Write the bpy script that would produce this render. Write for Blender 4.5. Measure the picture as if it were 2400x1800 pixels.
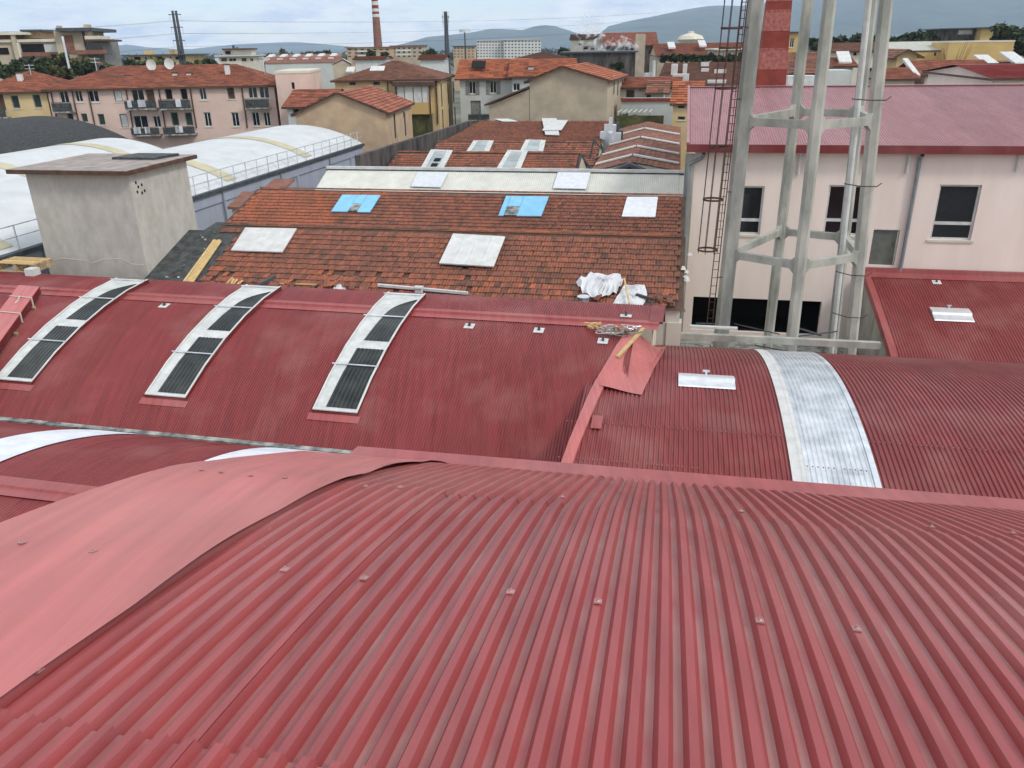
import bpy, math, random
from mathutils import Matrix, Vector
random.seed(7)
R = math.radians
for o in list(bpy.data.objects): bpy.data.objects.remove(o)
scene = bpy.context.scene
col = scene.collection

# ------------------------------------------------------------------ camera
H = 14.0                                   # eye height above the ground
FPX, PITCH, ROLL = 1860.0, R(23.0), R(-0.97)   # focal length in photo pixels (2400 wide)
_fw = Vector((0, math.cos(PITCH), -math.sin(PITCH)))
_cu = Vector((0, math.sin(PITCH), math.cos(PITCH)))
_rt = Vector((1, 0, 0))
C_R = _rt*math.cos(ROLL) + _cu*math.sin(ROLL)
C_U = -_rt*math.sin(ROLL) + _cu*math.cos(ROLL)
cam = bpy.data.cameras.new('camera'); cam_o = bpy.data.objects.new('camera', cam); col.objects.link(cam_o)
m = Matrix((( C_R.x, C_U.x, -_fw.x, 0), (C_R.y, C_U.y, -_fw.y, 0), (C_R.z, C_U.z, -_fw.z, H), (0, 0, 0, 1)))
cam_o.matrix_world = m
cam.sensor_width = 36; cam.lens = 36*FPX/2400; cam.clip_start = .1; cam.clip_end = 40000
scene.camera = cam_o
scene.render.resolution_x, scene.render.resolution_y = 1024, 768

# ------------------------------------------------------------------ sky, sun, exposure
SUN_AZ, SUN_EL = R(130), R(43)              # azimuth to the right of the camera heading
w = bpy.data.worlds.new('World'); scene.world = w; w.use_nodes = True
nt = w.node_tree; nt.nodes.clear()
N = nt.nodes.new; L = nt.links.new
out = N('ShaderNodeOutputWorld'); bg = N('ShaderNodeBackground'); bg.inputs['Strength'].default_value = .1
sky = N('ShaderNodeTexSky'); sky.sky_type = 'NISHITA'; sky.sun_disc = False
sky.sun_elevation = SUN_EL; sky.sun_rotation = SUN_AZ; sky.altitude = 40; sky.dust_density = .4
tc = N('ShaderNodeTexCoord'); sep = N('ShaderNodeSeparateXYZ'); L(tc.outputs['Generated'], sep.inputs[0])
add = N('ShaderNodeMath'); add.operation = 'ADD'; add.inputs[1].default_value = .22; L(sep.outputs['Z'], add.inputs[0])
ab = N('ShaderNodeMath'); ab.operation = 'MAXIMUM'; ab.inputs[1].default_value = .12; L(add.outputs[0], ab.inputs[0])
dx = N('ShaderNodeMath'); dx.operation = 'DIVIDE'; L(sep.outputs['X'], dx.inputs[0]); L(ab.outputs[0], dx.inputs[1])
dy = N('ShaderNodeMath'); dy.operation = 'DIVIDE'; L(sep.outputs['Y'], dy.inputs[0]); L(ab.outputs[0], dy.inputs[1])
cmb = N('ShaderNodeCombineXYZ'); L(dx.outputs[0], cmb.inputs[0]); L(dy.outputs[0], cmb.inputs[1])
n1 = N('ShaderNodeTexNoise'); n1.inputs['Scale'].default_value = 1.5; n1.inputs['Detail'].default_value = 9; n1.inputs['Roughness'].default_value = .6
L(cmb.outputs[0], n1.inputs['Vector'])
n2 = N('ShaderNodeTexNoise'); n2.inputs['Scale'].default_value = 4.5; n2.inputs['Detail'].default_value = 8; n2.inputs['Roughness'].default_value = .62
mp = N('ShaderNodeMapping'); mp.inputs['Location'].default_value = (3.1, 1.7, 0); L(cmb.outputs[0], mp.inputs[0]); L(mp.outputs[0], n2.inputs['Vector'])
cov = N('ShaderNodeValToRGB'); cov.color_ramp.elements[0].position = .40; cov.color_ramp.elements[1].position = .55
L(n1.outputs['Fac'], cov.inputs[0])
shade = N('ShaderNodeValToRGB')
shade.color_ramp.elements[0].position = .34; shade.color_ramp.elements[0].color = (.52, .59, .69, 1)
shade.color_ramp.elements[1].position = .58; shade.color_ramp.elements[1].color = (1.0, .965, .895, 1)
L(n2.outputs['Fac'], shade.inputs[0])
brt = N('ShaderNodeVectorMath'); brt.operation = 'SCALE'; brt.inputs['Scale'].default_value = 15.2; L(shade.outputs[0], brt.inputs[0])
gz = N('ShaderNodeMath'); gz.operation = 'MULTIPLY_ADD'; gz.use_clamp = False; gz.inputs[1].default_value = 4.2; gz.inputs[2].default_value = 12.4; L(sep.outputs['Z'], gz.inputs[0]); L(gz.outputs[0], brt.inputs['Scale'])
bl = N('ShaderNodeVectorMath'); bl.operation = 'SCALE'; bl.inputs['Scale'].default_value = 1.6; L(sky.outputs[0], bl.inputs[0])
mx = N('ShaderNodeMix'); mx.data_type = 'RGBA'
L(cov.outputs[0], mx.inputs['Factor']); L(bl.outputs[0], mx.inputs['A']); L(brt.outputs[0], mx.inputs['B'])
L(mx.outputs['Result'], bg.inputs[0]); L(bg.outputs[0], out.inputs[0])

sun = bpy.data.lights.new('sun', 'SUN'); sun.energy = 1.5; sun.angle = R(10); sun.color = (1, .96, .9)
sun_o = bpy.data.objects.new('sun', sun); col.objects.link(sun_o)
sd = Vector((math.sin(SUN_AZ)*math.cos(SUN_EL), math.cos(SUN_AZ)*math.cos(SUN_EL), math.sin(SUN_EL)))
sun_o.rotation_euler = sd.to_track_quat('Z', 'Y').to_euler(); sun_o.location = (0, 0, 60)
vs = scene.view_settings; vs.view_transform = 'Standard'; vs.look = 'None'; vs.gamma = 1; vs.exposure = .30; vs.use_curve_mapping = False
scene.cycles.max_bounces = 6; scene.cycles.diffuse_bounces = 3; scene.cycles.glossy_bounces = 3; scene.cycles.volume_bounces = 2

# ------------------------------------------------------------------ frames: u across, v away, z up (metres)
class Fr:
    def __init__(s, th):
        s.th = R(th); s.U = Vector((math.cos(s.th), -math.sin(s.th), 0)); s.V = Vector((math.sin(s.th), math.cos(s.th), 0))
    def loc(s, x, y):
        d = _fw + C_R*((x-1200)/FPX) - C_U*((y-900)/FPX)
        return d.dot(s.U), d.dot(s.V), d.z
    def pv(s, x, y, v):
        a, b, c = s.loc(x, y); k = v/b; return a*k, H + c*k
    def pu(s, x, y, u):
        a, b, c = s.loc(x, y); k = u/a; return b*k, H + c*k
    def pz(s, x, y, z):
        a, b, c = s.loc(x, y); k = (z-H)/c; return a*k, b*k
    def ps(s, x, y, zf, v0, v1):
        a, b, c = s.loc(x, y); n = 400; last = None
        for i in range(n+1):
            v = v0 + (v1-v0)*i/n; g = H + c*v/b - zf(v)
            if last is not None and last[1]*g <= 0:
                t = last[1]/(last[1]-g) if last[1] != g else 0
                v = last[0] + (v-last[0])*t; return a*v/b, v, zf(v)
            last = (v, g)
        return a*v1/b, v1, zf(v1)
    def w(s, u, v, z): return s.U*u + s.V*v + Vector((0, 0, z))
G = Fr(11.5)      # the factory grid
FB = Fr(13.2)     # the hall with the three skylights
F0 = Fr(0)
INFO = {}

def place(o, fr, org):
    o.location = fr.w(*org); o.rotation_euler = (0, 0, -fr.th); INFO[o.name] = (fr, org)
def tag(o, label, cat, group=None):
    o['label'] = label; o['category'] = cat
    if group: o['group'] = group
def thing(name, label, cat, fr, org, group=None):
    o = bpy.data.objects.new(name, None); col.objects.link(o); o.empty_display_size = .3
    place(o, fr, org); tag(o, label, cat, group); return o

class MB:
    def __init__(s): s.v = []; s.f = []; s.a = []; s.m = []
    def quad(s, *p, at=0.):
        n = len(s.v); s.v += [tuple(q) for q in p]; s.f.append(tuple(range(n, n+len(p)))); s.a.append(at)
    def box(s, u0, u1, v0, v1, z0, z1, at=0.):
        n = len(s.v)
        s.v += [(u0, v0, z0), (u1, v0, z0), (u1, v1, z0), (u0, v1, z0), (u0, v0, z1), (u1, v0, z1), (u1, v1, z1), (u0, v1, z1)]
        for f in ((0,3,2,1), (4,5,6,7), (0,1,5,4), (1,2,6,5), (2,3,7,6), (3,0,4,7)):
            s.f.append(tuple(n+i for i in f)); s.a.append(at)
        return s
    def obox(s, c, ax, ay, az, at=0.):
        c, ax, ay, az = map(Vector, (c, ax, ay, az)); n = len(s.v)
        for k in (-1, 1):
            for (i, j) in ((-1,-1), (1,-1), (1,1), (-1,1)): s.v.append(tuple(c + ax*i*.5 + ay*j*.5 + az*k*.5))
        for f in ((0,3,2,1), (4,5,6,7), (0,1,5,4), (1,2,6,5), (2,3,7,6), (3,0,4,7)):
            s.f.append(tuple(n+i for i in f)); s.a.append(at)
        return s
    def bar(s, p, q, w_, h_, up=(0, 0, 1)):
        p, q = Vector(p), Vector(q); d = (q-p); l = d.length; d.normalize()
        x = d.cross(Vector(up))
        if x.length < 1e-4: x = d.cross(Vector((0, 1, 0)))
        x.normalize(); y = x.cross(d)
        return s.obox((p+q)/2, x*w_, y*h_, d*l)
    def tube(s, p, q, r0, r1=None, n=8, caps=True):
        p, q = Vector(p), Vector(q); r1 = r0 if r1 is None else r1
        d = (q-p).normalized(); x = d.cross(Vector((0, 0, 1)))
        if x.length < 1e-4: x = Vector((1, 0, 0))
        x.normalize(); y = d.cross(x); k = len(s.v)
        for c, r in ((p, r0), (q, r1)):
            for i in range(n):
                t = 2*math.pi*i/n; s.v.append(tuple(c + x*r*math.cos(t) + y*r*math.sin(t)))
        for i in range(n):
            j = (i+1) % n; s.f.append((k+i, k+j, k+n+j, k+n+i)); s.a.append(0.)
        if caps:
            s.f.append(tuple(k+i for i in reversed(range(n)))); s.a.append(0.); s.f.append(tuple(k+n+i for i in range(n))); s.a.append(0.)
        return s
    def path(s, pts, r, n=6):
        for a, b in zip(pts[:-1], pts[1:]): s.tube(a, b, r, r, n, False)
        return s
    def grid(s, rows, at=0., flip=False):
        k = len(s.v); c = len(rows[0])
        for r in rows: s.v += [tuple(p) for p in r]
        for i in range(len(rows)-1):
            for j in range(c-1):
                q = (k+i*c+j, k+i*c+j+1, k+(i+1)*c+j+1, k+(i+1)*c+j)
                s.f.append(q[::-1] if flip else q); s.a.append(at)
        return s
    def ring(s, pts_a, pts_b):                       # closed loop of quads
        k = len(s.v); n = len(pts_a); s.v += [tuple(p) for p in pts_a] + [tuple(p) for p in pts_b]
        for i in range(n):
            j = (i+1) % n; s.f.append((k+i, k+j, k+n+j, k+n+i)); s.a.append(0.)
        return s
    def cap(s, pts):
        k = len(s.v); s.v += [tuple(p) for p in pts]; s.f.append(tuple(range(k, k+len(pts)))); s.a.append(0.); return s
    def extr(s, poly, d):                            # polygon swept along d, closed
        d = Vector(d); a = [Vector(p) for p in poly]; b = [p+d for p in a]
        s.cap(a[::-1]); s.cap(b); return s.ring(a, b)
    def mesh(s, name, mat, off, smooth=False, dust=None, rnd=False):
        me = bpy.data.meshes.new(name)
        me.from_pydata([(x-off[0], y-off[1], z-off[2]) for x, y, z in s.v], [], s.f)
        if rnd:
            at = me.attributes.new('rnd', 'FLOAT', 'FACE'); at.data.foreach_set('value', s.a)
        if dust:
            at = me.attributes.new('dust', 'FLOAT', 'FACE'); at.data.foreach_set('value', dust)
        if smooth: me.polygons.foreach_set('use_smooth', [True]*len(me.polygons))
        me.materials.append(mat); me.update(); return me
    def part(s, name, mat, parent, stuff=False, top=None, label=None, **kw):
        t = top or parent
        me = s.mesh(name, mat, INFO[t.name][1], **kw)
        o = bpy.data.objects.new(name, me); col.objects.link(o); o.parent = parent
        if stuff: o['kind'] = 'stuff'
        if label: o['label'] = label
        return o
    def solo(s, name, label, cat, mat, fr, org, group=None, kind=None, **kw):
        me = s.mesh(name, mat, org, **kw); o = bpy.data.objects.new(name, me); col.objects.link(o); place(o, fr, org)
        if kind:
            o['kind'] = kind
            if label: o['label'] = label
        if cat: tag(o, label, cat, group)
        return o

# ------------------------------------------------------------------ materials
MATS = {}
def newmat(name):
    mt = bpy.data.materials.new(name); mt.use_nodes = True; t = mt.node_tree
    b = t.nodes['Principled BSDF']; MATS[name] = mt
    return mt, t, b, t.nodes.new, t.links.new
def plain(name, c, rough=.75, metal=0., var=.15, scale=3., spec=.35, bump=.0, c2=None, detail=6, streak=1., obj=False, lo=.36, hi=.66, var2=0.):
    mt, t, b, N, L = newmat(name)
    b.inputs['Roughness'].default_value = rough; b.inputs['Metallic'].default_value = metal; b.inputs['Specular IOR Level'].default_value = spec
    g = N('ShaderNodeNewGeometry'); mp = N('ShaderNodeMapping'); mp.inputs['Scale'].default_value = (scale, scale, scale/streak)
    L(g.outputs['Position'], mp.inputs[0])
    n = N('ShaderNodeTexNoise'); n.inputs['Scale'].default_value = 1; n.inputs['Detail'].default_value = detail; n.inputs['Roughness'].default_value = .62
    L(mp.outputs[0], n.inputs['Vector'])
    r = N('ShaderNodeValToRGB'); r.color_ramp.elements[0].position = lo; r.color_ramp.elements[1].position = hi
    c2 = c2 or tuple(x*(1-var*2) for x in c); c1 = tuple(min(1, x*(1+var*.5)) for x in c)
    r.color_ramp.elements[0].color = (*c2, 1); r.color_ramp.elements[1].color = (*c1, 1)
    L(n.outputs['Fac'], r.inputs[0])
    src = r.outputs[0]
    if obj:
        oi = N('ShaderNodeObjectInfo'); mr = N('ShaderNodeMapRange'); mr.inputs['To Min'].default_value = 1-obj; mr.inputs['To Max'].default_value = 1+obj
        L(oi.outputs['Random'], mr.inputs[0]); vm = N('ShaderNodeVectorMath'); vm.operation = 'SCALE'; L(src, vm.inputs[0]); L(mr.outputs[0], vm.inputs['Scale']); src = vm.outputs[0]
    L(src, b.inputs['Base Color'])
    if bump:
        n3 = N('ShaderNodeTexNoise'); n3.inputs['Scale'].default_value = scale*6; n3.inputs['Detail'].default_value = 5; L(g.outputs['Position'], n3.inputs['Vector'])
        bp = N('ShaderNodeBump'); bp.inputs['Strength'].default_value = bump; bp.inputs['Distance'].default_value = .02
        L(n3.outputs['Fac'], bp.inputs['Height']); L(bp.outputs[0], b.inputs['Normal'])
    return mt
def redmetal(name, c=(.30, .052, .052), rough=.42, dustc=(.33, .20, .17), dust=.6, scr=.35, spec=.5):
    mt, t, b, N, L = newmat(name)
    b.inputs['Specular IOR Level'].default_value = spec
    g = N('ShaderNodeNewGeometry')
    n = N('ShaderNodeTexNoise'); n.inputs['Scale'].default_value = .9; n.inputs['Detail'].default_value = 7; L(g.outputs['Position'], n.inputs['Vector'])
    base = N('ShaderNodeMix'); base.data_type = 'RGBA'; base.inputs['A'].default_value = (c[0]*.84, c[1]*.8, c[2]*.82, 1); base.inputs['B'].default_value = (c[0]*1.1, c[1]*1.14, c[2]*1.12, 1)
    oi = N('ShaderNodeObjectInfo'); am = N('ShaderNodeMath'); am.operation = 'ADD'; L(n.outputs['Fac'], am.inputs[0])
    om = N('ShaderNodeMath'); om.operation = 'MULTIPLY_ADD'; om.inputs[1].default_value = .5; om.inputs[2].default_value = -.25; L(oi.outputs['Random'], om.inputs[0]); L(om.outputs[0], am.inputs[1])
    L(am.outputs[0], base.inputs['Factor'])
    # dust settled in the valleys
    at = N('ShaderNodeAttribute'); at.attribute_name = 'dust'
    n2 = N('ShaderNodeTexNoise'); n2.inputs['Scale'].default_value = 2.2; n2.inputs['Detail'].default_value = 8; L(g.outputs['Position'], n2.inputs['Vector'])
    rr = N('ShaderNodeValToRGB'); rr.color_ramp.elements[0].position = .33; rr.color_ramp.elements[1].position = .7; L(n2.outputs['Fac'], rr.inputs[0])
    m1 = N('ShaderNodeMath'); m1.operation = 'MULTIPLY'; L(at.outputs['Fac'], m1.inputs[0]); L(rr.outputs[0], m1.inputs[1])
    m2 = N('ShaderNodeMath'); m2.operation = 'MULTIPLY'; m2.inputs[1].default_value = dust; L(m1.outputs[0], m2.inputs[0])
    d = N('ShaderNodeMix'); d.data_type = 'RGBA'; d.inputs['B'].default_value = (*dustc, 1); L(base.outputs['Result'], d.inputs['A']); L(m2.outputs[0], d.inputs['Factor'])
    # scuffs and footprints
    n3 = N('ShaderNodeTexNoise'); n3.inputs['Scale'].default_value = 11; n3.inputs['Detail'].default_value = 10; n3.inputs['Roughness'].default_value = .72; L(g.outputs['Position'], n3.inputs['Vector'])
    r3 = N('ShaderNodeValToRGB'); r3.color_ramp.elements[0].position = .60; r3.color_ramp.elements[1].position = .74; L(n3.outputs['Fac'], r3.inputs[0])
    n4 = N('ShaderNodeTexNoise'); n4.inputs['Scale'].default_value = .55; n4.inputs['Detail'].default_value = 3; L(g.outputs['Position'], n4.inputs['Vector'])
    r4 = N('ShaderNodeValToRGB'); r4.color_ramp.elements[0].position = .5; r4.color_ramp.elements[1].position = .66; L(n4.outputs['Fac'], r4.inputs[0])
    m5 = N('ShaderNodeMath'); m5.operation = 'MULTIPLY'; L(r3.outputs[0], m5.inputs[0]); L(r4.outputs[0], m5.inputs[1])
    m6 = N('ShaderNodeMath'); m6.operation = 'MULTIPLY'; m6.inputs[1].default_value = scr; L(m5.outputs[0], m6.inputs[0])
    e = N('ShaderNodeMix'); e.data_type = 'RGBA'; e.inputs['B'].default_value = (.55, .38, .36, 1); L(d.outputs['Result'], e.inputs['A']); L(m6.outputs[0], e.inputs['Factor'])
    # long faint runs down the sheets and broad faded areas
    mp = N('ShaderNodeMapping'); mp.inputs['Rotation'].default_value = (0, 0, R(12)); mp.inputs['Scale'].default_value = (9, .5, .5); L(g.outputs['Position'], mp.inputs[0])
    n5 = N('ShaderNodeTexNoise'); n5.inputs['Scale'].default_value = 1; n5.inputs['Detail'].default_value = 6; L(mp.outputs[0], n5.inputs['Vector'])
    s5 = N('ShaderNodeMapRange'); s5.inputs['From Min'].default_value = .3; s5.inputs['From Max'].default_value = .7; s5.inputs['To Min'].default_value = .80; s5.inputs['To Max'].default_value = 1.12; L(n5.outputs['Fac'], s5.inputs[0])
    v5 = N('ShaderNodeVectorMath'); v5.operation = 'SCALE'; L(e.outputs['Result'], v5.inputs[0]); L(s5.outputs[0], v5.inputs['Scale'])
    r6 = N('ShaderNodeMapRange'); r6.inputs['From Min'].default_value = .48; r6.inputs['From Max'].default_value = .75; r6.inputs['To Max'].default_value = .30; L(n4.outputs['Fac'], r6.inputs[0])
    x6 = N('ShaderNodeMix'); x6.data_type = 'RGBA'; x6.inputs['B'].default_value = (.40, .21, .185, 1); L(v5.outputs[0], x6.inputs['A']); L(r6.outputs[0], x6.inputs['Factor'])
    L(x6.outputs['Result'], b.inputs['Base Color'])
    rm = N('ShaderNodeMapRange'); rm.inputs['To Min'].default_value = rough-.07; rm.inputs['To Max'].default_value = rough+.14; L(n2.outputs['Fac'], rm.inputs[0]); L(rm.outputs[0], b.inputs['Roughness'])
    bp = N('ShaderNodeBump'); bp.inputs['Strength'].default_value = .06; bp.inputs['Distance'].default_value = .02; L(n.outputs['Fac'], bp.inputs['Height']); L(bp.outputs[0], b.inputs['Normal'])
    return mt
def tilemat(name, cols, obj=False, moss=.5, mossc=(.05, .045, .035)):
    mt, t, b, N, L = newmat(name); b.inputs['Roughness'].default_value = .85; b.inputs['Specular IOR Level'].default_value = .2
    if obj: a = N('ShaderNodeObjectInfo'); v = a.outputs['Random']
    else: a = N('ShaderNodeAttribute'); a.attribute_name = 'rnd'; v = a.outputs['Fac']
    r = N('ShaderNodeValToRGB'); r.color_ramp.interpolation = 'LINEAR'
    el = r.color_ramp.elements
    while len(el) < len(cols): el.new(.5)
    for i, c in enumerate(cols): el[i].position = i/(len(cols)-1); el[i].color = (*c, 1)
    L(v, r.inputs[0])
    g = N('ShaderNodeNewGeometry'); n = N('ShaderNodeTexNoise'); n.inputs['Scale'].default_value = .45; n.inputs['Detail'].default_value = 9; n.inputs['Roughness'].default_value = .68
    L(g.outputs['Position'], n.inputs['Vector'])
    rr = N('ShaderNodeValToRGB'); rr.color_ramp.elements[0].position = .46; rr.color_ramp.elements[1].position = .68; L(n.outputs['Fac'], rr.inputs[0])
    mm = N('ShaderNodeMath'); mm.operation = 'MULTIPLY'; mm.inputs[1].default_value = moss; L(rr.outputs[0], mm.inputs[0])
    n2 = N('ShaderNodeTexNoise'); n2.inputs['Scale'].default_value = 7; n2.inputs['Detail'].default_value = 6; L(g.outputs['Position'], n2.inputs['Vector'])
    vr = N('ShaderNodeMapRange'); vr.inputs['From Min'].default_value = .3; vr.inputs['From Max'].default_value = .7; vr.inputs['To Min'].default_value = .7; vr.inputs['To Max'].default_value = 1.25; L(n2.outputs['Fac'], vr.inputs[0])
    vm = N('ShaderNodeVectorMath'); vm.operation = 'SCALE'; L(r.outputs[0], vm.inputs[0]); L(vr.outputs[0], vm.inputs['Scale'])
    x = N('ShaderNodeMix'); x.data_type = 'RGBA'; x.inputs['B'].default_value = (*mossc, 1); L(vm.outputs[0], x.inputs['A']); L(mm.outputs[0], x.inputs['Factor'])
    L(x.outputs['Result'], b.inputs['Base Color']); return mt

M_red = redmetal('red_coated_metal', c=(.31, .054, .053), dust=.65, scr=.8, dustc=(.35, .19, .165), rough=.37, spec=.6)
M_redfine = redmetal('red_fine_metal', c=(.225, .035, .036), dust=.2, scr=.25, rough=.42, spec=.4)
M_redflat = redmetal('red_flat_sheen_metal', c=(.48, .128, .118), dust=0, scr=.3, rough=.38)  # same red paint, base lightened to carry the sky sheen of flat sheets
M_redmid = redmetal('red_trim_metal', c=(.32, .066, .064), dust=0, scr=.2, rough=.42)
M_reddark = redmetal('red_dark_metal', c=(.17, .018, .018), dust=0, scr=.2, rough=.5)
M_pinkroof = redmetal('sheen_red_metal', c=(.34, .145, .155), dust=.2, scr=0, rough=.4, spec=.7)  # pinkish base carries the grazing sky sheen on red sheets
M_galv = plain('galvanised_steel', (.74, .77, .80), rough=.36, metal=.45, var=.14, scale=1.6, c2=(.50, .54, .57), streak=3)
M_alu = plain('aluminium', (.80, .82, .84), rough=.4, metal=.6, var=.06, scale=4)
M_white = plain('white_paint', (.60, .605, .59), rough=.6, var=.1, scale=2.5, c2=(.50, .50, .475))
M_wframe = plain('skylight_frame_white', (.58, .595, .57), rough=.55, var=.1, scale=3)
M_glassdark = plain('interior_dark_glazing', (.030, .036, .034), rough=.3, var=.3, scale=2, spec=.3)  # dark colour stands for the unlit interior behind the skylights
M_glass = plain('window_glass', (.012, .013, .016), rough=.1, var=.3, scale=.6, spec=.5)
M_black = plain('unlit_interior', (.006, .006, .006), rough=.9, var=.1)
M_conc = plain('weathered_concrete', (.42, .41, .36), rough=.85, var=.2, scale=1.4, bump=.25, c2=(.26, .27, .235), streak=2.5)
M_concdark = plain('stained_concrete', (.36, .37, .34), rough=.9, var=.3, scale=2.5, c2=(.07, .075, .07), bump=.3)
M_rend = plain('grey_render', (.47, .45, .40), rough=.9, var=.1, scale=2.6, c2=(.39, .37, .325), bump=.3, streak=1.8, detail=10)
M_pink = plain('pink_render', (.80, .68, .615), rough=.85, var=.03, scale=.7, c2=(.73, .61, .545), streak=4)
M_cream = plain('cream_render', (.62, .58, .48), rough=.85, var=.08, scale=.6)
M_yellow = plain('yellow_render', (.60, .45, .24), rough=.85, var=.08, scale=.5)
M_peach = plain('peach_render', (.52, .375, .24), rough=.88, var=.1, scale=.7, c2=(.42, .30, .20))
M_beige = plain('beige_render', (.48, .395, .29), rough=.88, var=.07, scale=.5, c2=(.36, .31, .235))
M_apt = plain('rose_render', (.62, .46, .39), rough=.85, var=.07, scale=.4)
M_grwhite = plain('pale_grey_render', (.50, .52, .49), rough=.85, var=.06, scale=.5)
M_ochre = plain('ochre_render', (.55, .38, .15), rough=.85, var=.06, scale=.5)
M_bluewall = plain('pale_blue_render', (.36, .39, .46), rough=.8, var=.08, scale=.5, streak=3)
M_whiteroof = plain('white_membrane', (.56, .58, .58), rough=.6, var=.06, scale=.5, streak=.3, c2=(.48, .50, .50))
M_yellowpl = plain('yellowed_plastic', (.50, .45, .29), rough=.55, var=.08, scale=1)
M_asph = plain('slate_felt', (.055, .056, .056), rough=.95, var=.4, scale=6, c2=(.020, .021, .022), bump=.5, detail=9)
M_whitecorr = plain('white_corrugated', (.62, .62, .56), rough=.55, var=.06, scale=1.2)
M_darkwall = plain('blackened_wall', (.10, .088, .080), rough=.95, var=.4, scale=1.2, c2=(.028, .024, .024), streak=4)
M_wood = plain('new_timber', (.62, .44, .20), rough=.75, var=.12, scale=6, obj=.15)
M_oldwood = plain('old_timber', (.42, .31, .19), rough=.85, var=.25, scale=6)
M_screw = plain('coated_screw', (.40, .20, .19), rough=.3, var=.1, spec=.6)
M_pipe = plain('grey_pipe', (.22, .24, .26), rough=.4, var=.1, scale=2, spec=.5)
M_rust = plain('rusty_iron', (.10, .055, .042), rough=.8, var=.3, scale=5)
M_tarp = plain('white_tarpaulin', (.62, .63, .645), rough=.6, var=.06, scale=3)
M_trans = plain('translucent_sheet', (.70, .73, .78), rough=.4, var=.08, scale=1.5, spec=.5)
M_doorgr = plain('grey_green_door', (.13, .14, .12), rough=.6, var=.1)
M_slab = plain('pinkish_sheet', (.34, .29, .26), rough=.7, var=.2, scale=1.5, c2=(.22, .19, .17))
M_blue = plain('light_blue_panel', (.22, .52, .74), rough=.5, var=.06, scale=2.5)
M_rubber = plain('black_membrane', (.075, .08, .078), rough=.8, var=.3, scale=3)
M_shut = plain('dark_green_shutter', (.02, .045, .035), rough=.7, var=.2, scale=2)
M_shutg = plain('grey_shutter', (.22, .22, .20), rough=.7, var=.2, scale=3)
M_brown = plain('brown_wood', (.10, .055, .035), rough=.7, var=.2, scale=3)
M_brickred = plain('brick_red', (.23, .046, .032), rough=.85, var=.12, scale=1.5)
M_brickfade = plain('faded_brick', (.34, .14, .115), rough=.9, var=.3, scale=5, c2=(.25, .07, .058))
M_cloth = plain('laundry', (.55, .55, .58), rough=.9, var=.1, obj=.4)
M_rubble = plain('rubble', (.30, .27, .24), rough=.95, var=.4, scale=8, obj=.4)
M_iron = plain('dark_steel', (.07, .08, .09), rough=.6, var=.2)
TC = [(.12, .070, .052), (.20, .084, .058), (.245, .096, .062), (.29, .105, .062), (.36, .115, .058)]
M_clay = plain('brown_clay', (.24, .11, .08), rough=.85, var=.15, scale=1.5)
M_tile = tilemat('terracotta_tiles', TC, obj=True, moss=.45)
M_tilej = tilemat('terracotta_tiles_far', TC, moss=.45)
M_tileor = tilemat('orange_tiles', [(.16, .06, .04), (.36, .105, .045), (.44, .13, .055), (.48, .15, .065)], moss=.4, mossc=(.08, .045, .03))
M_tilebr = tilemat('brown_tiles', [(.10, .06, .045), (.22, .09, .06), (.27, .11, .07), (.32, .14, .09)], moss=.4)
M_tilehs = tilemat('house_tiles', [(.15, .06, .04), (.27, .085, .05), (.34, .105, .06), (.40, .14, .08)], moss=.35)
M_leaf = plain('dark_foliage', (.045, .065, .022), rough=.8, var=.35, scale=1.2, c2=(.014, .024, .009), obj=.25)
M_leafol = plain('olive_foliage', (.12, .115, .04), rough=.8, var=.3, scale=1.2, c2=(.05, .055, .02), obj=.25)
M_bark = plain('bark', (.10, .075, .05), rough=.9, var=.3, scale=3)
M_hill = plain('hazy_wooded_hillside', (.055, .082, .062), rough=.95, var=.3, scale=.006, c2=(.030, .052, .040), detail=9)  # blue-green base holds part of the distance haze
M_ground = plain('town_ground', (.17, .165, .14), rough=.95, var=.3, scale=.05, c2=(.07, .085, .05), detail=8)

# ------------------------------------------------------------------ ground
mb = MB(); mb.quad((-9000, -300, 0), (9000, -300, 0), (9000, 12000, 0), (-9000, 12000, 0))
mb.solo('ground', None, None, M_ground, F0, (0, 0, 0), kind='structure')
mb = MB(); mb.quad((-30, -12, .004), (30, -12, .004), (30, 85, .004), (-30, 85, .004))
mb.solo('yard_paving', None, None, M_concdark, G, (0, 0, .004), kind='structure')

# ------------------------------------------------------------------ corrugated sheets
TRAP = [(0, 1), (.32, 1), (.50, 0), (.82, 0)]
FINE = [(0, 1), (.30, 1), (.52, 0), (.78, 0)]
def sheet_mesh(name, mat, prof, n, pitch, h, shape, org, lap=.31):
    xs = [((i+t)*pitch, hh) for i in range(n) for t, hh in shape] + [(n*pitch, 1.)]
    if lap: xs.append(((n+lap)*pitch, 1.))
    b = MB(); rows = []; dust = []
    for k, (v, z) in enumerate(prof):
        a = prof[max(0, k-1)]; c = prof[min(len(prof)-1, k+1)]
        tv, tz = c[0]-a[0], c[1]-a[1]; l = math.hypot(tv, tz); nv, nz = -tz/l, tv/l
        row = []
        for x, hh in xs:
            q = hh*h + .0035*x/(n*pitch); row.append((x, v+nv*q, z+nz*q))
        rows.append(row)
    b.grid(rows); fl_ = [1. if xs[j][1] == 0 and xs[j+1][1] == 0 else 0. for j in range(len(xs)-1)]
    return b.mesh(name, mat, (0, org[1], org[2]), dust=fl_*(len(prof)-1))
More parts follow.
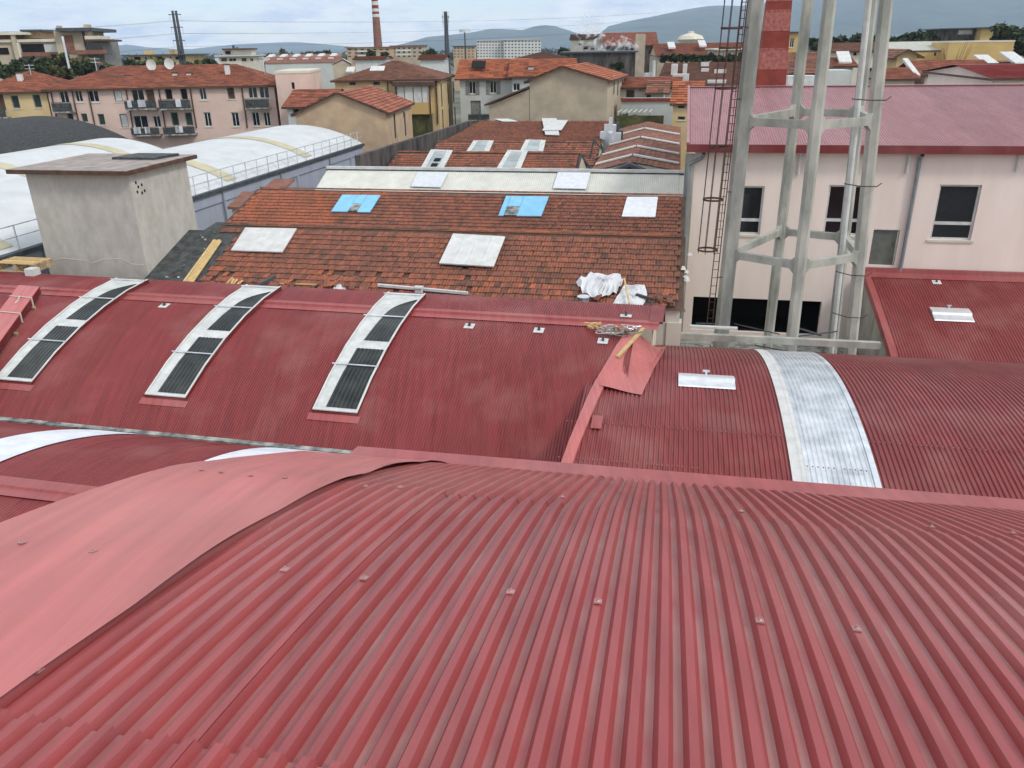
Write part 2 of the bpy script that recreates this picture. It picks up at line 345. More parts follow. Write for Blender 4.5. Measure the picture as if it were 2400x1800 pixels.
def sheets(T, mat, prof, u0, count, n, pitch, h, shape=TRAP, raise_=0., skip=()):
    org = INFO[T.name][1]
    me = sheet_mesh('roof_sheet', mat, [(v, z+raise_) for v, z in prof], n, pitch, h, shape, org)
    for k in range(count):
        if k in skip: continue
        o = bpy.data.objects.new('roof_sheet', me); col.objects.link(o); o.parent = T
        o.location = (u0 + k*n*pitch - org[0], 0, random.uniform(-.001, .001)); o.rotation_euler = (0, random.uniform(-.0006, .0006), 0)
def lin(a, b, n): return [a+(b-a)*i/n for i in range(n+1)]
def prof(zf, v0, v1, n): return [(v, zf(v)) for v in lin(v0, v1, n)]
def interp(pts):
    def f(v):
        for (a, za), (b, zb) in zip(pts[:-1], pts[1:]):
            if v <= b: return za+(zb-za)*(v-a)/(b-a)
        return zb+(zb-za)*(v-b)/(b-a)
    return f
def circ(vc, zc, r): return lambda v: zc - r + math.sqrt(max(.01, r*r-(v-vc)**2))

# ---- hall A: the vault the camera stands on
_a = circ(-1.0, H-2.11, 18.)
_ap = interp([(5.1, _a(5.1)), (5.9, H-3.525), (6.86, H-3.97), (7.3, H-4.18), (7.6, H-4.355), (7.9, H-4.55), (8.4, H-4.93), (9, H-5.47)])
def zA(v): return _a(v) if v <= 5.1 else _ap(v)
HA = thing('factory_hall', 'nearest red corrugated vault roof filling the foreground, with smooth pink verge sheet', 'factory hall', G, (-3.9, -8, 0))
hA = .036; pA = .112
sheets(HA, M_red, prof(zA, -8, 1.87, 24), -3.62, 17, 9, pA, hA, raise_=.014)
sheets(HA, M_red, prof(zA, 1.70, 5.15, 14), -3.62, 17, 9, pA, hA)
sheets(HA, M_red, prof(zA, 5.03, 8.45, 14), -3.62, 17, 9, pA, hA, raise_=-.004)
# smooth verge sheet, a little buckled along its free edge
rows = []
for v in lin(-2, 8.4, 96):
    row = []
    for j, u in enumerate(lin(-3.88, -2.40, 10)):
        t = j/10; bow = .006*math.sin(v*1.9+j*.4) + .004*math.sin(v*4.1+1)
        lift = t**6*(.018 + .026*max(0, math.sin(v*2.15+.6)))
        row.append((u + t*.012*math.sin(v*2.6), v, zA(v) + hA + .018 + bow*t + lift))
    rows.append(row)
k_ = 68
MB().grid(rows[:k_+2]).part('verge_sheet', M_redflat, HA, smooth=True)
MB().grid([[(p[0]-.004, p[1], p[2]-.009) for p in r_] for r_ in rows[k_-1:]]).part('verge_sheet', M_redflat, HA, smooth=True)
fold = MB()
fold.grid([[(-3.88, v, zA(v)+hA+.005), (-3.89, v, zA(v)-.18)] for v in lin(-2, 8.4, 44)])
fold.part('verge_fold', M_redflat, HA)
fl = MB(); z0 = H-4.9
fl.grid([[(u, 8.28, H-4.95), (u, 8.30, H-4.83+.004*math.sin(u*1.3)), (u, 8.60, H-4.87), (u, 8.92, H-4.915), (u, 8.94, H-5.25)] for u in lin(-3.95, 13.5, 60)])
fl.part('eave_flashing', M_redmid, HA)
ws = MB(); ws.grid([[(-3.86, v, 0), (-3.86, v, zA(v)-.08)] for v in lin(-8, 8.6, 30)]); ws.quad((-3.86, 8.7, 0), (13.4, 8.7, 0), (13.4, 8.7, z0-.25), (-3.86, 8.7, z0-.25))
ws.part('wall', M_cream, HA)
def screw_on(T, fr, px, zf, v0, v1, top, s=1., snap=None, mat=None):
    u, v, z = fr.ps(*px, lambda q: zf(q)+top, v0, v1)
    if snap: u = snap[0] + (round((u-snap[0])/snap[1]-.16)+.16)*snap[1]
    sl = (zf(v+.05)-zf(v-.05))/.1; n = Vector((0, -sl, 1)).normalized(); f = Vector((0, 1, sl)).normalized(); x = Vector((1, 0, 0))
    c = Vector((u, v, z)); b = MB()
    s *= .9; b.obox(c+n*.004*s, x*.044*s, f*.050*s, n*.008*s)
    b.tube(c+n*.006*s, c+n*.016*s, .016*s, .010*s, 8); b.tube(c+n*.012*s, c+n*.024*s, .0075*s, .007*s, 6)
    return b.part('roof_screw', mat or M_screw, T)
for p in [(665,1336), (834,1354), (1200,1389), (1389,1410), (1806,1459), (2031,1478), (1309,1165), (1728,1198), (2198,1237), (2364,1249), (927,1142)]:
    screw_on(HA, G, p, zA, .5, 7.7, hA+.006, snap=(-3.62, pA))
for p in [(218,1293), (405,1317), (52,1272), (473,1101), (519,1106), (588,1114), (668,1120), (762,1130), (857,1140), (90,1572)]:
    screw_on(HA, G, p, zA, .5, 7.6, hA+.024, s=.8)

# ---- hall E: low vault on the left, between hall A and the skylight hall
def zE(v): return H-7.84-(v-10.6)**2/20.4
HE = thing('factory_hall', 'low red vault on the left with two white translucent strips, behind the pink verge sheet', 'factory hall', FB, (-26, 5, 0))
sheets(HE, M_redfine, prof(zE, 4.6, 11.2, 12), -26, 22, 13, .076, .026, FINE)
sheets(HE, M_redfine, prof(zE, 10.95, 16.45, 16), -26, 22, 13, .076, .026, FINE, raise_=.004)
for (a, b_) in ((-15.3, -13.9), (-9.98, -8.55), (-21, -19.6)):
    org = INFO[HE.name][1]
    me = sheet_mesh('translucent_sheet', M_trans, [(v, zE(v)+.036) for v in lin(11.3, 16.45, 14)], int((b_-a)/.076), .076, .022, FINE, org)
    o = bpy.data.objects.new('translucent_sheet', me); col.objects.link(o); o.parent = HE; o.location = (a-org[0], 0, 0)
rf = MB(); rf.grid([[(u, 10.70, zE(10.7)+.05), (u, 10.98, zE(10.98)+.05), (u, 11.0, zE(11.0)+.085), (u, 11.05, zE(11.05)+.085), (u, 11.07, zE(11.07)+.055), (u, 11.40, zE(11.4)+.045)] for u in lin(-26, -4.3, 8)])
rf.part('ridge_flashing', M_redmid, HE)
MB().box(-26, -4.4, 4.8, 16.3, 0, H-10.1).part('wall', M_cream, HE)

# ---- hall B: vault with the three skylights
_b = circ(24.1, H-7.65, 13.7)
zBpts = [(24.0, _b(24.0)), (24.5, H-7.68), (25.0, H-7.85), (25.4, H-8.15), (25.75, H-8.7)]
_b2 = interp(zBpts)
def zB(v): return _b(v) if v <= 24 else _b2(v)
HB = thing('factory_hall', 'long red vault with three white-framed skylights in a row', 'factory hall', FB, (-26, 16.9, 0))
pB = .076
NB = 25; uB0 = -26.2
sheets(HB, M_redfine, prof(zB, 16.9, 22.8, 18), uB0, NB, 13, pB, .028, FINE)
uce = FB.ps(1546, 748, lambda v: zB(v)+.07, 22.5, 25)[0]
sheets(HB, M_redfine, [(v, zB(v)) for v in lin(22.85, 25.75, 12)], uce-26*13*pB, 26, 13, pB, .028, FINE, raise_=.05)
rf = MB(); uBe = uce
rf.grid([[(u, 22.42, zB(22.42)+.044), (u, 22.72, zB(22.72)+.048), (u, 22.74, zB(22.74)+.11), (u, 22.82, zB(22.82)+.115), (u, 22.84, zB(22.84)+.075), (u, 23.0, zB(23.0)+.078)] for u in lin(uB0, uBe, 12)])
rf.part('ridge_flashing', M_redmid, HB)
MB().box(uB0, -3.2, 16.62, 16.80, H-10.2, H-9.53).part('gutter', M_concdark, HB)
MB().box(uB0+.1, -3.3, 16.95, 25.6, 0, H-9.75).part('wall', M_cream, HB)
ew = MB(); vs_ = lin(23.3, 25.6, 10); ue = uBe-.22
ew.extr([(ue, v, zB(v)-.22) for v in vs_] + [(ue, 25.6, H-11), (ue, 23.3, H-11)], (.05, 0, 0)); ew.part('end_wall', M_cream, HB)
ov = MB()
ov.grid([[(uBe+.10, v, zB(v)+.085), (uBe+.10, v, zB(v)-.20)] for v in lin(22.9, 25.7, 14)])
ov.grid([[(uBe-.30, v, zB(v)+.09), (uBe+.10, v, zB(v)+.085)] for v in lin(22.9, 25.7, 14)])
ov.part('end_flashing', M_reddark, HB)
def skylight(br, lab):
    ur, vb, _ = FB.ps(*br, lambda v: zB(v)+.12, 16.9, 22)
    ul = ur-1.30
    vs_ = [18.05, 19.2, 20.4, 21.6, 22.8, 23.95]
    hs_ = [.12, .13, .14, .16, .19, .20]
    vs_ = [v+(vb-18.05)*(1-(v-18.05)/6.1) for v in vs_]
    zt = interp([(v, zB(v)+h) for v, h in zip(vs_, hs_)])
    S = MB()
    def strip(u0, u1, d=0.): return [[(u0, v, zt(v)+d), (u1, v, zt(v)+d)] for v in vs_]
    S.grid(strip(ul, ur))
    sk = S.part('skylight', M_wframe, HB, label=lab)
    c = MB()                                            # red upstand round the frame
    for u in (ul-.012, ur+.012): c.grid([[(u, v, zt(v)-.02), (u, v, zB(v)-.02)] for v in lin(vs_[0], 23.95, 14)])
    c.quad((ul-.012, vs_[0]-.01, zt(vs_[0])-.02), (ur+.012, vs_[0]-.01, zt(vs_[0])-.02), (ur+.012, vs_[0]-.03, zB(vs_[0])-.02), (ul-.012, vs_[0]-.03, zB(vs_[0])-.02))
    c.quad((ul-.012, 23.95, zt(23.95)), (ur+.012, 23.95, zt(23.95)), (ur+.012, 24.0, zB(24.0)-.1), (ul-.012, 24.0, zB(24.0)-.1))
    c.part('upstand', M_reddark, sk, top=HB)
    a = MB(); v0 = vs_[0]
    a.grid([[(u, v0-.22, zB(v0-.22)+.042), (u, v0-.02, zB(v0-.02)+.05)] for u in lin(ul-.10, ur+.10, 6)]); a.part('apron_flashing', M_redmid, sk, top=HB)
    e = MB()                                            # raised white rim
    for u in (ul+.02, ur-.02): e.grid([[(u-.025, v, zt(v)+.004), (u-.025, v, zt(v)+.03), (u+.025, v, zt(v)+.03), (u+.025, v, zt(v)+.004)] for v in vs_])
    e.obox((ul/2+ur/2, vs_[0]+.03, zt(vs_[0]+.03)+.015), (1.30, 0, 0), (0, .06, .03), (0, 0, .03))
    e.part('frame', M_white, sk, top=HB)
    def pane(poly_l, v0, v1):  # dark shape painted for the unlit interior seen through the opening
        p = MB(); n = 14; rows = []
        for i in range(9):
            v = v0+(v1-v0)*i/8; l = poly_l((v-v0)/(v1-v0))
            rows.append([(l+(ur-.07-l)*j/n, v, zt(v)+.008+(.012 if j % 2 else 0)) for j in range(n+1)])
        p.grid(rows); p.part('pane', M_glassdark, sk, top=HB)
    pane(lambda t: ul+.34+.05*t, vs_[0]+.12, vs_[0]+2.35)
    pane(lambda t: ul+.44+(.10*t), vs_[0]+2.75, vs_[0]+4.1)
    pane(lambda t: ul+.54+.65*t**2.2, vs_[0]+4.13, vs_[0]+5.45)
    for v in (vs_[0]+1.62, vs_[0]+4.1, 23.75):
        MB().tube((ul-.08, v, zt(v)+.035), (ur+.03, v, zt(v)+.035), .022, n=6).part('glazing_bar', M_galv, sk, top=HB)
skylight((837,969), 'skylight nearest the camera, its dark interior painted as ribbed panes')
skylight((434,933), 'middle skylight')
skylight((74,896), 'left skylight beside the bundle of sheets')

# ---- hall C: vault in front of the tower
zC = circ(19.8, H-8.4, 18.)
HC = thing('factory_hall', 'red vault with a galvanised steel strip over it, in front of the concrete tower', 'factory hall', G, (-2.4, 13, 0))
gl, gr = 3.15, 4.72
n1_ = 5
for (v0, v1, up) in ((13.2, 17.75, 0), (17.6, 22.6, .005), (22.45, 28.6, .009)):
    k = int((v1-v0)/.33)
    P = prof(zC, v0, v1, k)
    sheets(HC, M_redfine, P, gl-.06-n1_*9*pA, n1_, 9, pA, .034, raise_=up)
    sheets(HC, M_redfine, P, gr+.02, 9, 9, pA, .034, raise_=up)
org = INFO[HC.name][1]
for (v0, v1, up) in ((13.2, 16.5, .012), (16.35, 19.1, .017), (18.95, 21.3, .022), (21.15, 28.6, .027)):
    me = sheet_mesh('galvanised_sheet', M_galv, [(v, zC(v)+up) for v in lin(v0, v1, 10)], 14, pA, .028, TRAP, org)
    o = bpy.data.objects.new('galvanised_sheet', me); col.objects.link(o); o.parent = HC; o.location = (gl-org[0], 0, 0)
MB().grid([[(gl-.20, v, zC(v)+.056), (gl-.02, v, zC(v)+.060), (gl+.02, v, zC(v)+.072), (gl+.10, v, zC(v)+.072)] for v in lin(13.2, 28.4, 40)]).part('side_flashing', M_white, HC)
MB().grid([[(gr-.08, v, zC(v)+.07), (gr+.05, v, zC(v)+.062)] for v in lin(13.2, 28.4, 40)]).part('side_flashing', M_galv, HC)
sc = MB()
for vv, ua, ub in ((17.55, -2.2, 3.0), (16.1, -2.2, 1.0), (17.55, 4.8, 7.5), (16.45, 3.2, 4.6)):
    u = ua
    while u < ub:
        sc.obox((u, vv+random.uniform(-.01, .01), zC(vv)+.05), (.028, 0, 0), (0, .028, 0), (0, 0, .02)); u += pA*random.choice((1, 1, 1, 2))
sc.part('roof_screws', M_pinkroof, HC, stuff=True)
MB().box(-2.2, 13, 13.5, 28.0, 0, H-11.2).part('wall', M_cream, HC)
# flashing along the joint of halls B and C, then the wide lap sheets
ctr = [(1312,1094), (1333,1035), (1358,975), (1374,937), (1390,903), (1406,876), (1422,849), (1443,813), (1462,785)]
cl = [G.ps(x, y, lambda v: max(zB(v-.05)+.07, zC(v)+.07), 14, 24) for x, y in ctr]
wd = [.26, .27, .28, .29, .30, .31, .33, .34, .34]
st = MB()
st.grid([[(c[0]-.02, c[1], c[2]-.9), (c[0], c[1], c[2]+.03), (c[0]+w_*.5, c[1], c[2]+.05), (c[0]+w_, c[1], max(c[2]+.03, zC(c[1])+.05)), (c[0]+w_+.01, c[1], zC(c[1])-.05)] for c, w_ in zip(cl, wd)])
st.part('joint_flashing', M_redflat, HC)
rgt = [(1504,926), (1512,908), (1521,890), (1529,873), (1537,857), (1546,842), (1555,826), (1561,812)]
rr = [G.ps(x, y, lambda v: zC(v)+.055, 14, 27) for x, y in rgt]
lfz = interp([(c[1], c[0]) for c in cl]); lzz = interp([(c[1], c[2]) for c in cl])
ls = MB(); rows = []
def cl_at(t):
    i = min(7, int(t)); f = t-i; return [cl[i][q]*(1-f)+cl[i+1][q]*f for q in range(3)], wd[i]*(1-f)+wd[i+1]*f
for k, (u1, v1, z1) in enumerate(rr):
    c_, w_ = cl_at(3.9+3.9*k/(len(rr)-1)); u0 = c_[0]+w_*.6; zz0 = c_[2]+.045; v0_ = c_[1]
    row = []
    for j in range(8):
        t = j/7; e = t*t*(3-2*t); vv = v0_+(v1-v0_)*t; zz = max(zz0+(z1-zz0)*e, zC(vv)+.05)
        row.append((u0+(u1-u0)*t, vv, zz + .006 + .006*math.sin(k*2.1+j)))
    rows.append(row)
ls.grid(rows).part('lap_sheet', M_redflat, HC)
u, v, z = G.ps(1378, 990, lambda q: zC(q)+.05, 14, 24)
MB().obox((u+.22, v, z+.03), (.26, 0, 0), (0, .52, .1), (0, 0, .012)).part('patch_plate', M_redmid, HC)

# ---- hall D: vault on the right, against the pink building
zD = interp([(29, H-12.6), (30.5, H-12.0), (32.4, H-11.42), (34, H-10.98), (36.2, H-10.42), (38.42, H-9.92)])
HD = thing('factory_hall', 'red vault on the right leaning against the pink building', 'factory hall', G, (8.97, 29, 0))
sheets(HD, M_redfine, prof(zD, 29.2, 38.3, 22), 9.05, 11, 9, pA, .028)
MB().grid([[(8.93, v, zD(v)-.30), (8.93, v, zD(v)+.05), (9.18, v, zD(v)+.05)] for v in lin(29.2, 38.35, 24)]).part('verge_flashing', M_redmid, HD)
MB().grid([[(u, 37.95, zD(37.95)+.045), (u, 38.2, zD(38.2)+.06), (u, 38.22, zD(38.2)+.12), (u, 38.30, zD(38.3)+.12), (u, 38.32, zD(38.3)+.30), (u, 38.40, zD(38.3)+.32)] for u in lin(8.93, 20.2, 6)]).part('wall_flashing', M_redmid, HD)
dw = MB(); dw.extr([(9.02, v, zD(v)-.06) for v in lin(29.2, 38.3, 12)] + [(9.02, 38.3, 0), (9.02, 29.2, 0)], (10.8, 0, 0)); dw.part('wall', M_conc, HD)

# ------------------------------------------------------------------ tiled roofs
def tile_shape(tw, tl):
    b = MB(); hs = [.004, .030, .012, .034, .006]
    xs = [tw*(i/4-.5)*.985 for i in range(5)]
    b.grid([[(x, 0, h+.042) for x, h in zip(xs, hs)], [(x, tl, h) for x, h in zip(xs, hs)]])
    b.grid([[(x, 0, h-.008) for x, h in zip(xs, hs)], [(x, 0, h+.042) for x, h in zip(xs, hs)]])
    return b
def tile_field(T, u0, u1, e, r, tw, ch, matj, mato=None, nparts=0, holes=(), jit=.006, bias=None, miss=.0, joined='roof_tiles', zoff=0.):
    org = INFO[T.name][1]
    L_ = math.hypot(r[0]-e[0], r[1]-e[1]); dv, dz = (r[0]-e[0])/L_, (r[1]-e[1])/L_; ang = math.atan2(dz, dv)
    nr = int(L_/ch); nc = int((u1-u0)/tw); tl = ch*1.15
    proto = None; cnt = 0; J = MB()
    shp = tile_shape(tw, tl)
    for k in range(nr):
        for c in range(nc):
            u = u0+(c+.5)*tw + (tw*.5 if k % 2 else 0); s = k*ch
            v = e[0]+dv*s; z = e[1]+dz*s + zoff
            if u+tw/2 > u1+.05: continue
            if any(a <= u <= b and p <= v <= q for a, b, p, q in holes): continue
            if random.random() < miss*(1 if k < 4 else .12): continue
            a = min(1, max(0, random.gauss(.48, .20)))
            if bias: a = min(1, max(0, bias(u, v, a)))
            ju = random.gauss(0, jit); js = random.gauss(0, jit); yaw = random.gauss(0, .02); jz = abs(random.gauss(0, .004))
            if mato and cnt < nparts:
                if proto is None: proto = shp.mesh('roof_tile', mato, (0, 0, 0))
                o = bpy.data.objects.new('roof_tile', proto); col.objects.link(o); o.parent = T
                o.location = (u+ju-org[0], v+dv*js-org[1], z+dz*js+jz-org[2]); o.rotation_euler = (ang, 0, yaw); cnt += 1
            else:
                n = len(J.v)
                for (x, y, q) in shp.v:
                    x2 = x*math.cos(yaw)-y*math.sin(yaw); y2 = x*math.sin(yaw)+y*math.cos(yaw)+js
                    J.v.append((u+ju+x2, v+dv*y2-dz*q, z+dz*y2+dv*q+jz))
                for f in shp.f: J.f.append(tuple(n+i for i in f)); J.a.append(a)
    if J.f: J.part(joined, matj, T, stuff=True, rnd=True)
    return ang
def gable_body(T, u0, u1, e, r, back, zb, wall, deckm):
    """walls and deck below a roof whose ridge runs along u"""
    d = MB(); d.extr([(u0, e[0], e[1]-.06), (u0, r[0], r[1]-.06), (u0, back[0], back[1]-.06), (u0, back[0], zb), (u0, e[0], zb)], (u1-u0, 0, 0))
    d.part('wall', wall, T)
    k = MB(); k.quad((u0-.1, e[0]-.12, e[1]-.055), (u1+.1, e[0]-.12, e[1]-.055), (u1+.1, r[0], r[1]-.02), (u0-.1, r[0], r[1]-.02))
    k.quad((u0-.1, r[0], r[1]-.02), (u1+.1, r[0], r[1]-.02), (u1+.1, back[0], back[1]), (u0-.1, back[0], back[1]))
    k.part('roof_deck', deckm, T)
def ridge_row(T, u0, u1, v, z, mat, r=.10):
    b = MB(); u = u0
    while u < u1:
        l = min(.42, u1-u)
        pts = lambda uu, rr: [(uu, v+rr*math.cos(t), z+rr*math.sin(t)*.75) for t in lin(0, math.pi, 6)]
        b.grid([pts(u, r), pts(u+l, r*.88)], at=random.random()); u += .38
    b.part('ridge_tiles', mat, T, stuff=True, rnd=True)

LE, LR = (26.35, H-8.22), (30.7, H-6.75)
T1 = thing('tiled_shed', 'weathered red tiled roof slope just behind the skylight vault, strewn with debris', 'shed roof', G, (-18.65, LE[0], 0))
gable_body(T1, -18.65, .5, LE, LR, (33.6, H-7.85), 0, M_cream, M_brown)
def biasL(u, v, a): return a*.75 + (.18 if math.sin(u*1.1)+math.sin(v*2.3+u*.4) > .9 else 0)
tile_field(T1, -18.6, .45, LE, LR, .215, .355, M_tilej, M_tile, 300, holes=[(-18.9, -17.55, 26.2, 29.9)], bias=biasL, miss=.03)
ridge_row(T1, -18.6, .45, LR[0]+.03, LR[1]+.02, M_tilej)
UE, UR = (33.7, H-7.72), (38.1, H-6.48)
T2 = thing('tiled_shed', 'red tiled roof slope with two light blue roof panels at its ridge', 'shed roof', G, (-20.8, UE[0], 0))
gable_body(T2, -20.8, .52, UE, UR, (42.5, H-8.0), 0, M_cream, M_brown)
def biasU(u, v, a): return (.55+a*.5 if u < -13.5 - (38-v)*.6 else a*.8) + (.2 if math.sin(u*1.7+v) > .93 else 0)
tile_field(T2, -20.75, .48, UE, UR, .215, .33, M_tilej, bias=biasU, miss=.004)
ridge_row(T2, -20.75, .48, UR[0]+.03, UR[1]+.02, M_tilej)
# white corrugated shed
WE, WR = (42.6, H-8.75), (47.0, H-6.82)
T3 = thing('corrugated_shed', 'off-white corrugated roof slope between the tiled roofs', 'shed roof', G, (-20.9, WE[0], 0))
gable_body(T3, -20.9, .55, WE, WR, (50, H-8.6), 0, M_cream, M_whitecorr)
sheets(T3, M_whitecorr, prof(interp([WE, WR]), WE[0], WR[0], 3), -20.9, 21, 9, pA, .025)
MB().box(-21.0, .6, WR[0]-.02, WR[0]+.16, WR[1]+.10, WR[1]+.26).part('ridge_capping', M_white, T3)
MB().box(-20.98, .58, WR[0]+.0, WR[0]+.1, WR[1]-.06, WR[1]+.098).part('ridge_gap_dark', M_iron, T3)  # dark strip painted in for the shaded gap under the capping

# sheds further back; the left ends stop at the black wall
def shed(name, lab, u0, u1, e, r, back, bm=M_tilebr, tw=.22, ch=.34):
    T = thing(name, lab, 'shed roof', G, (u0, e[0], 0)); gable_body(T, u0, u1, e, r, back, 0, M_cream, M_brown)
    tile_field(T, u0, u1, e, r, tw, ch, bm, miss=0); ridge_row(T, u0, u1, r[0], r[1]+.02, bm); return T
def uv(px, v, fr=G): return fr.pv(px[0], px[1], v)
z4 = uv((1000, 357), 54.5)[1]
S4 = shed('tiled_shed', 'tiled roof strip with two large framed rooflights, right behind the white roof', uv((905,375), 52)[0], uv((1352,375), 52)[0], (50.3, z4-1.35), (54.5, z4), (57.5, z4-1.2), M_tilej)
z5 = uv((1000, 332), 61)[1]
S5 = shed('tiled_shed', 'tiled roof strip with two glazed rooflights, second behind the white roof', uv((1010,345), 59)[0], uv((1400,345), 59)[0], (57.6, z5-1.2), (61, z5), (64, z5-1.2))
z6 = uv((1150, 285), 77)[1]; z6e = uv((1150, 331), 64.5)[1]
S6 = shed('tiled_shed', 'tiled roof strip below the beige gable house, farthest of the strips', uv((1080,300), 70)[0], uv((1425,300), 70)[0], (64.5, z6e), (77, z6), (80, z6-1.2))
# black party wall running away along the strips
b = MB(); us, ue_ = [], []
pa = (uv((820,395), 50)[0]-.15); 
w0 = (uv((880,348), 51)); w1 = (uv((1104,283), 78))
b.extr([(w0[0]-.35, 48.2, 0), (w0[0]-.0, 48.2, 0), (w0[0], 48.2, w0[1]-.1), (w0[0]-.35, 48.2, w0[1]-.1)], (w1[0]-w0[0], 30, w1[1]-w0[1]+.1))
b.solo('party_wall', 'long soot-blackened wall beside the tiled roof strips', 'wall', M_darkwall, G, (w0[0], 48.2, 0))

# ------------------------------------------------------------------ pink building, right
def wall_open(b, u0, u1, z0, z1, v, holes, depth=.22, fl=1):
    """front wall in plane v with rectangular openings and their reveals"""
    us = sorted({u0, u1, *[h[0] for h in holes], *[h[1] for h in holes]}); zs = sorted({z0, z1, *[h[2] for h in holes], *[h[3] for h in holes]})
    for a, c in zip(us[:-1], us[1:]):
        for p, q in zip(zs[:-1], zs[1:]):
            mu, mz = (a+c)/2, (p+q)/2
            if any(h[0] < mu < h[1] and h[2] < mz < h[3] for h in holes) or c-a < 1e-5 or q-p < 1e-5: continue
            b.quad((a, v, p), (c, v, p), (c, v, q), (a, v, q))
    for h in holes:
        x0, x1, y0, y1 = h; w_ = v+depth
        b.quad((x0, v, y0), (x0, w_, y0), (x0, w_, y1), (x0, v, y1)); b.quad((x1, v, y0), (x1, v, y1), (x1, w_, y1), (x1, w_, y0))
        b.quad((x0, v, y0), (x1, v, y0), (x1, w_, y0), (x0, w_, y0)); b.quad((x0, v, y1), (x0, w_, y1), (x1, w_, y1), (x1, v, y1))
def rect(fr, v, cx, cy, w_, h_):
    u0, z1 = fr.pv(cx-w_/2, cy, v); u1, _ = fr.pv(cx+w_/2, cy, v); _, za = fr.pv(cx, cy-h_/2, v); _, zb_ = fr.pv(cx, cy+h_/2, v)
    return [u0, u1, zb_, za]
VP = 38.5
zpe = uv((1620,340), VP)[1]; zpr = uv((1640,205), 50)[1]; uP0 = uv((1612,600), VP)[0]; uP1 = 21.
PB = thing('factory_building', 'pale pink rendered building with red metal roof tinted with sheen behind the concrete tower', 'building', G, (uP0, VP, 0))
wins = [rect(G, VP, 2240, 498, 98, 130), rect(G, VP, 1978, 493, 84, 118), rect(G, VP, 1752, 493, 70, 114)]
door = rect(G, VP, 2072, 580, 62, 84); low = [uv((1622,740), VP)[0], uv((1922,740), VP)[0], uv((1700,776), VP)[1], uv((1700,698), VP)[1]]
b = MB(); wall_open(b, uP0, uP1, 0, zpe, VP, wins+[door, low])
b.quad((uP0, VP, 0), (uP0, 61.5, 0), (uP0, 61.5, zpe), (uP0, VP, zpe)); b.cap([(uP0, VP, zpe), (uP0, 50, zpr-.1), (uP0, 61.5, zpe)])
b.part('wall', M_pink, PB)
for h in wins:
    f = MB(); x0, x1, y0, y1 = h; t = .09; zt_ = y0+(y1-y0)*.30
    for (a, c, p, q) in ((x0, x0+t, y0, y1), (x1-t, x1, y0, y1), (x0+t, x1-t, y0, y0+t), (x0+t, x1-t, y1-t, y1), (x0+t, x1-t, zt_-.07, zt_+.07)): f.box(a, c, VP+.12, VP+.19, p, q)
    wo = f.part('window', M_wframe, PB)
    for p, q in ((y0+t, zt_-.07), (zt_+.07, y1-t)): MB().box(x0+t, x1-t, VP+.15, VP+.17, p, q).part('pane', M_glass, wo, top=PB)
    MB().box(x0-.12, x1+.12, VP-.06, VP+.10, y0-.10, y0-.005).part('sill', M_cream, wo, top=PB)
x0, x1, y0, y1 = door
do = MB().box(x0+.06, x1-.06, VP+.12, VP+.18, y0, y1-.06).part('door', M_doorgr, PB)
MB().box(x1-.2, x1-.16, VP+.08, VP+.12, y0+.9, y0+1.05).part('handle', M_iron, do, top=PB)
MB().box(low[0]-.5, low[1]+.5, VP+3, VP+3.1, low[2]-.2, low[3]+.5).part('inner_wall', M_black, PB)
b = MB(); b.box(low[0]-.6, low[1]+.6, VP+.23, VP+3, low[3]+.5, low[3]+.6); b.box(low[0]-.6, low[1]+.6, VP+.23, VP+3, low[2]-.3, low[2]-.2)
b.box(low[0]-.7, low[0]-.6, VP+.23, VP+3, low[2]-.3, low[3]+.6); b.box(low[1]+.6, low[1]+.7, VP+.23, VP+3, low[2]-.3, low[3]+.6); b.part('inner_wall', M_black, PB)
for t in (.62, .80): MB().box(low[0]+(low[1]-low[0])*t, low[0]+(low[1]-low[0])*t+.22, VP+.02, VP+.21, low[2], low[3]).part('pillar', M_cream, PB)
zroof = interp([(VP-.45, zpe+.05), (50, zpr)])
sheets(PB, M_pinkroof, prof(zroof, VP-.45, 50, 6), uP0-.35, 21, 9, pA, .03)
b = MB(); b.quad((uP0-.3, 50, zpr+.02), (uP1, 50, zpr+.02), (uP1, 61.7, zpe), (uP0-.3, 61.7, zpe)); b.part('rear_roof', M_pinkroof, PB)
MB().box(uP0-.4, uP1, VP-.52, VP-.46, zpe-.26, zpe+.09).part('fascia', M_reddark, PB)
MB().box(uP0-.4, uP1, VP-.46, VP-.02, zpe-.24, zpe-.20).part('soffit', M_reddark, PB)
MB().bar((uP0-.36, VP-.45, zpe+.09), (uP0-.36, 50, zpr+.05), .12, .16).part('verge_trim', M_pinkroof, PB)
MB().obox((uP0+10, 50, zpr+.05), (21, 0, 0), (0, .4, 0), (0, 0, .03)).part('ridge_capping', M_pinkroof, PB)
up_ = uv((1604,600), VP)[0]
b = MB(); b.path([(uv((1650,350), VP)[0], VP-.35, zpe-.32), (uv((1646,356), VP)[0], VP-.15, zpe-.55), (uv((1612,385), VP)[0]+.02, VP-.14, uv((1612,385), VP)[1]), (up_+.05, VP-.14, uv((1600,780), VP)[1])], .085, 8); b.part('downpipe', M_pipe, PB)
ud = uv((2141,450), VP)[0]
b = MB(); b.path([(ud, VP-.35, zpe-.32), (ud, VP-.12, zpe-.5), (ud, VP-.12, zD(38)+.2)], .085, 8); b.part('downpipe', M_pipe, PB)
for x, y0_, y1_ in ((1878, 347, 408), (2135, 341, 405), (2394, 340, 402)):
    a = uv((x, y0_), VP); c = uv((x, y1_), VP); MB().tube((a[0], VP-.10, a[1]), (a[0], VP-.10, c[1]), .07).part('vent_pipe', M_white, PB)
# pilaster at the left corner
MB().box(uP0-.42, uP0-.02, VP-.1, VP+.3, 0, zpe-.4).part('pilaster', M_conc, PB)

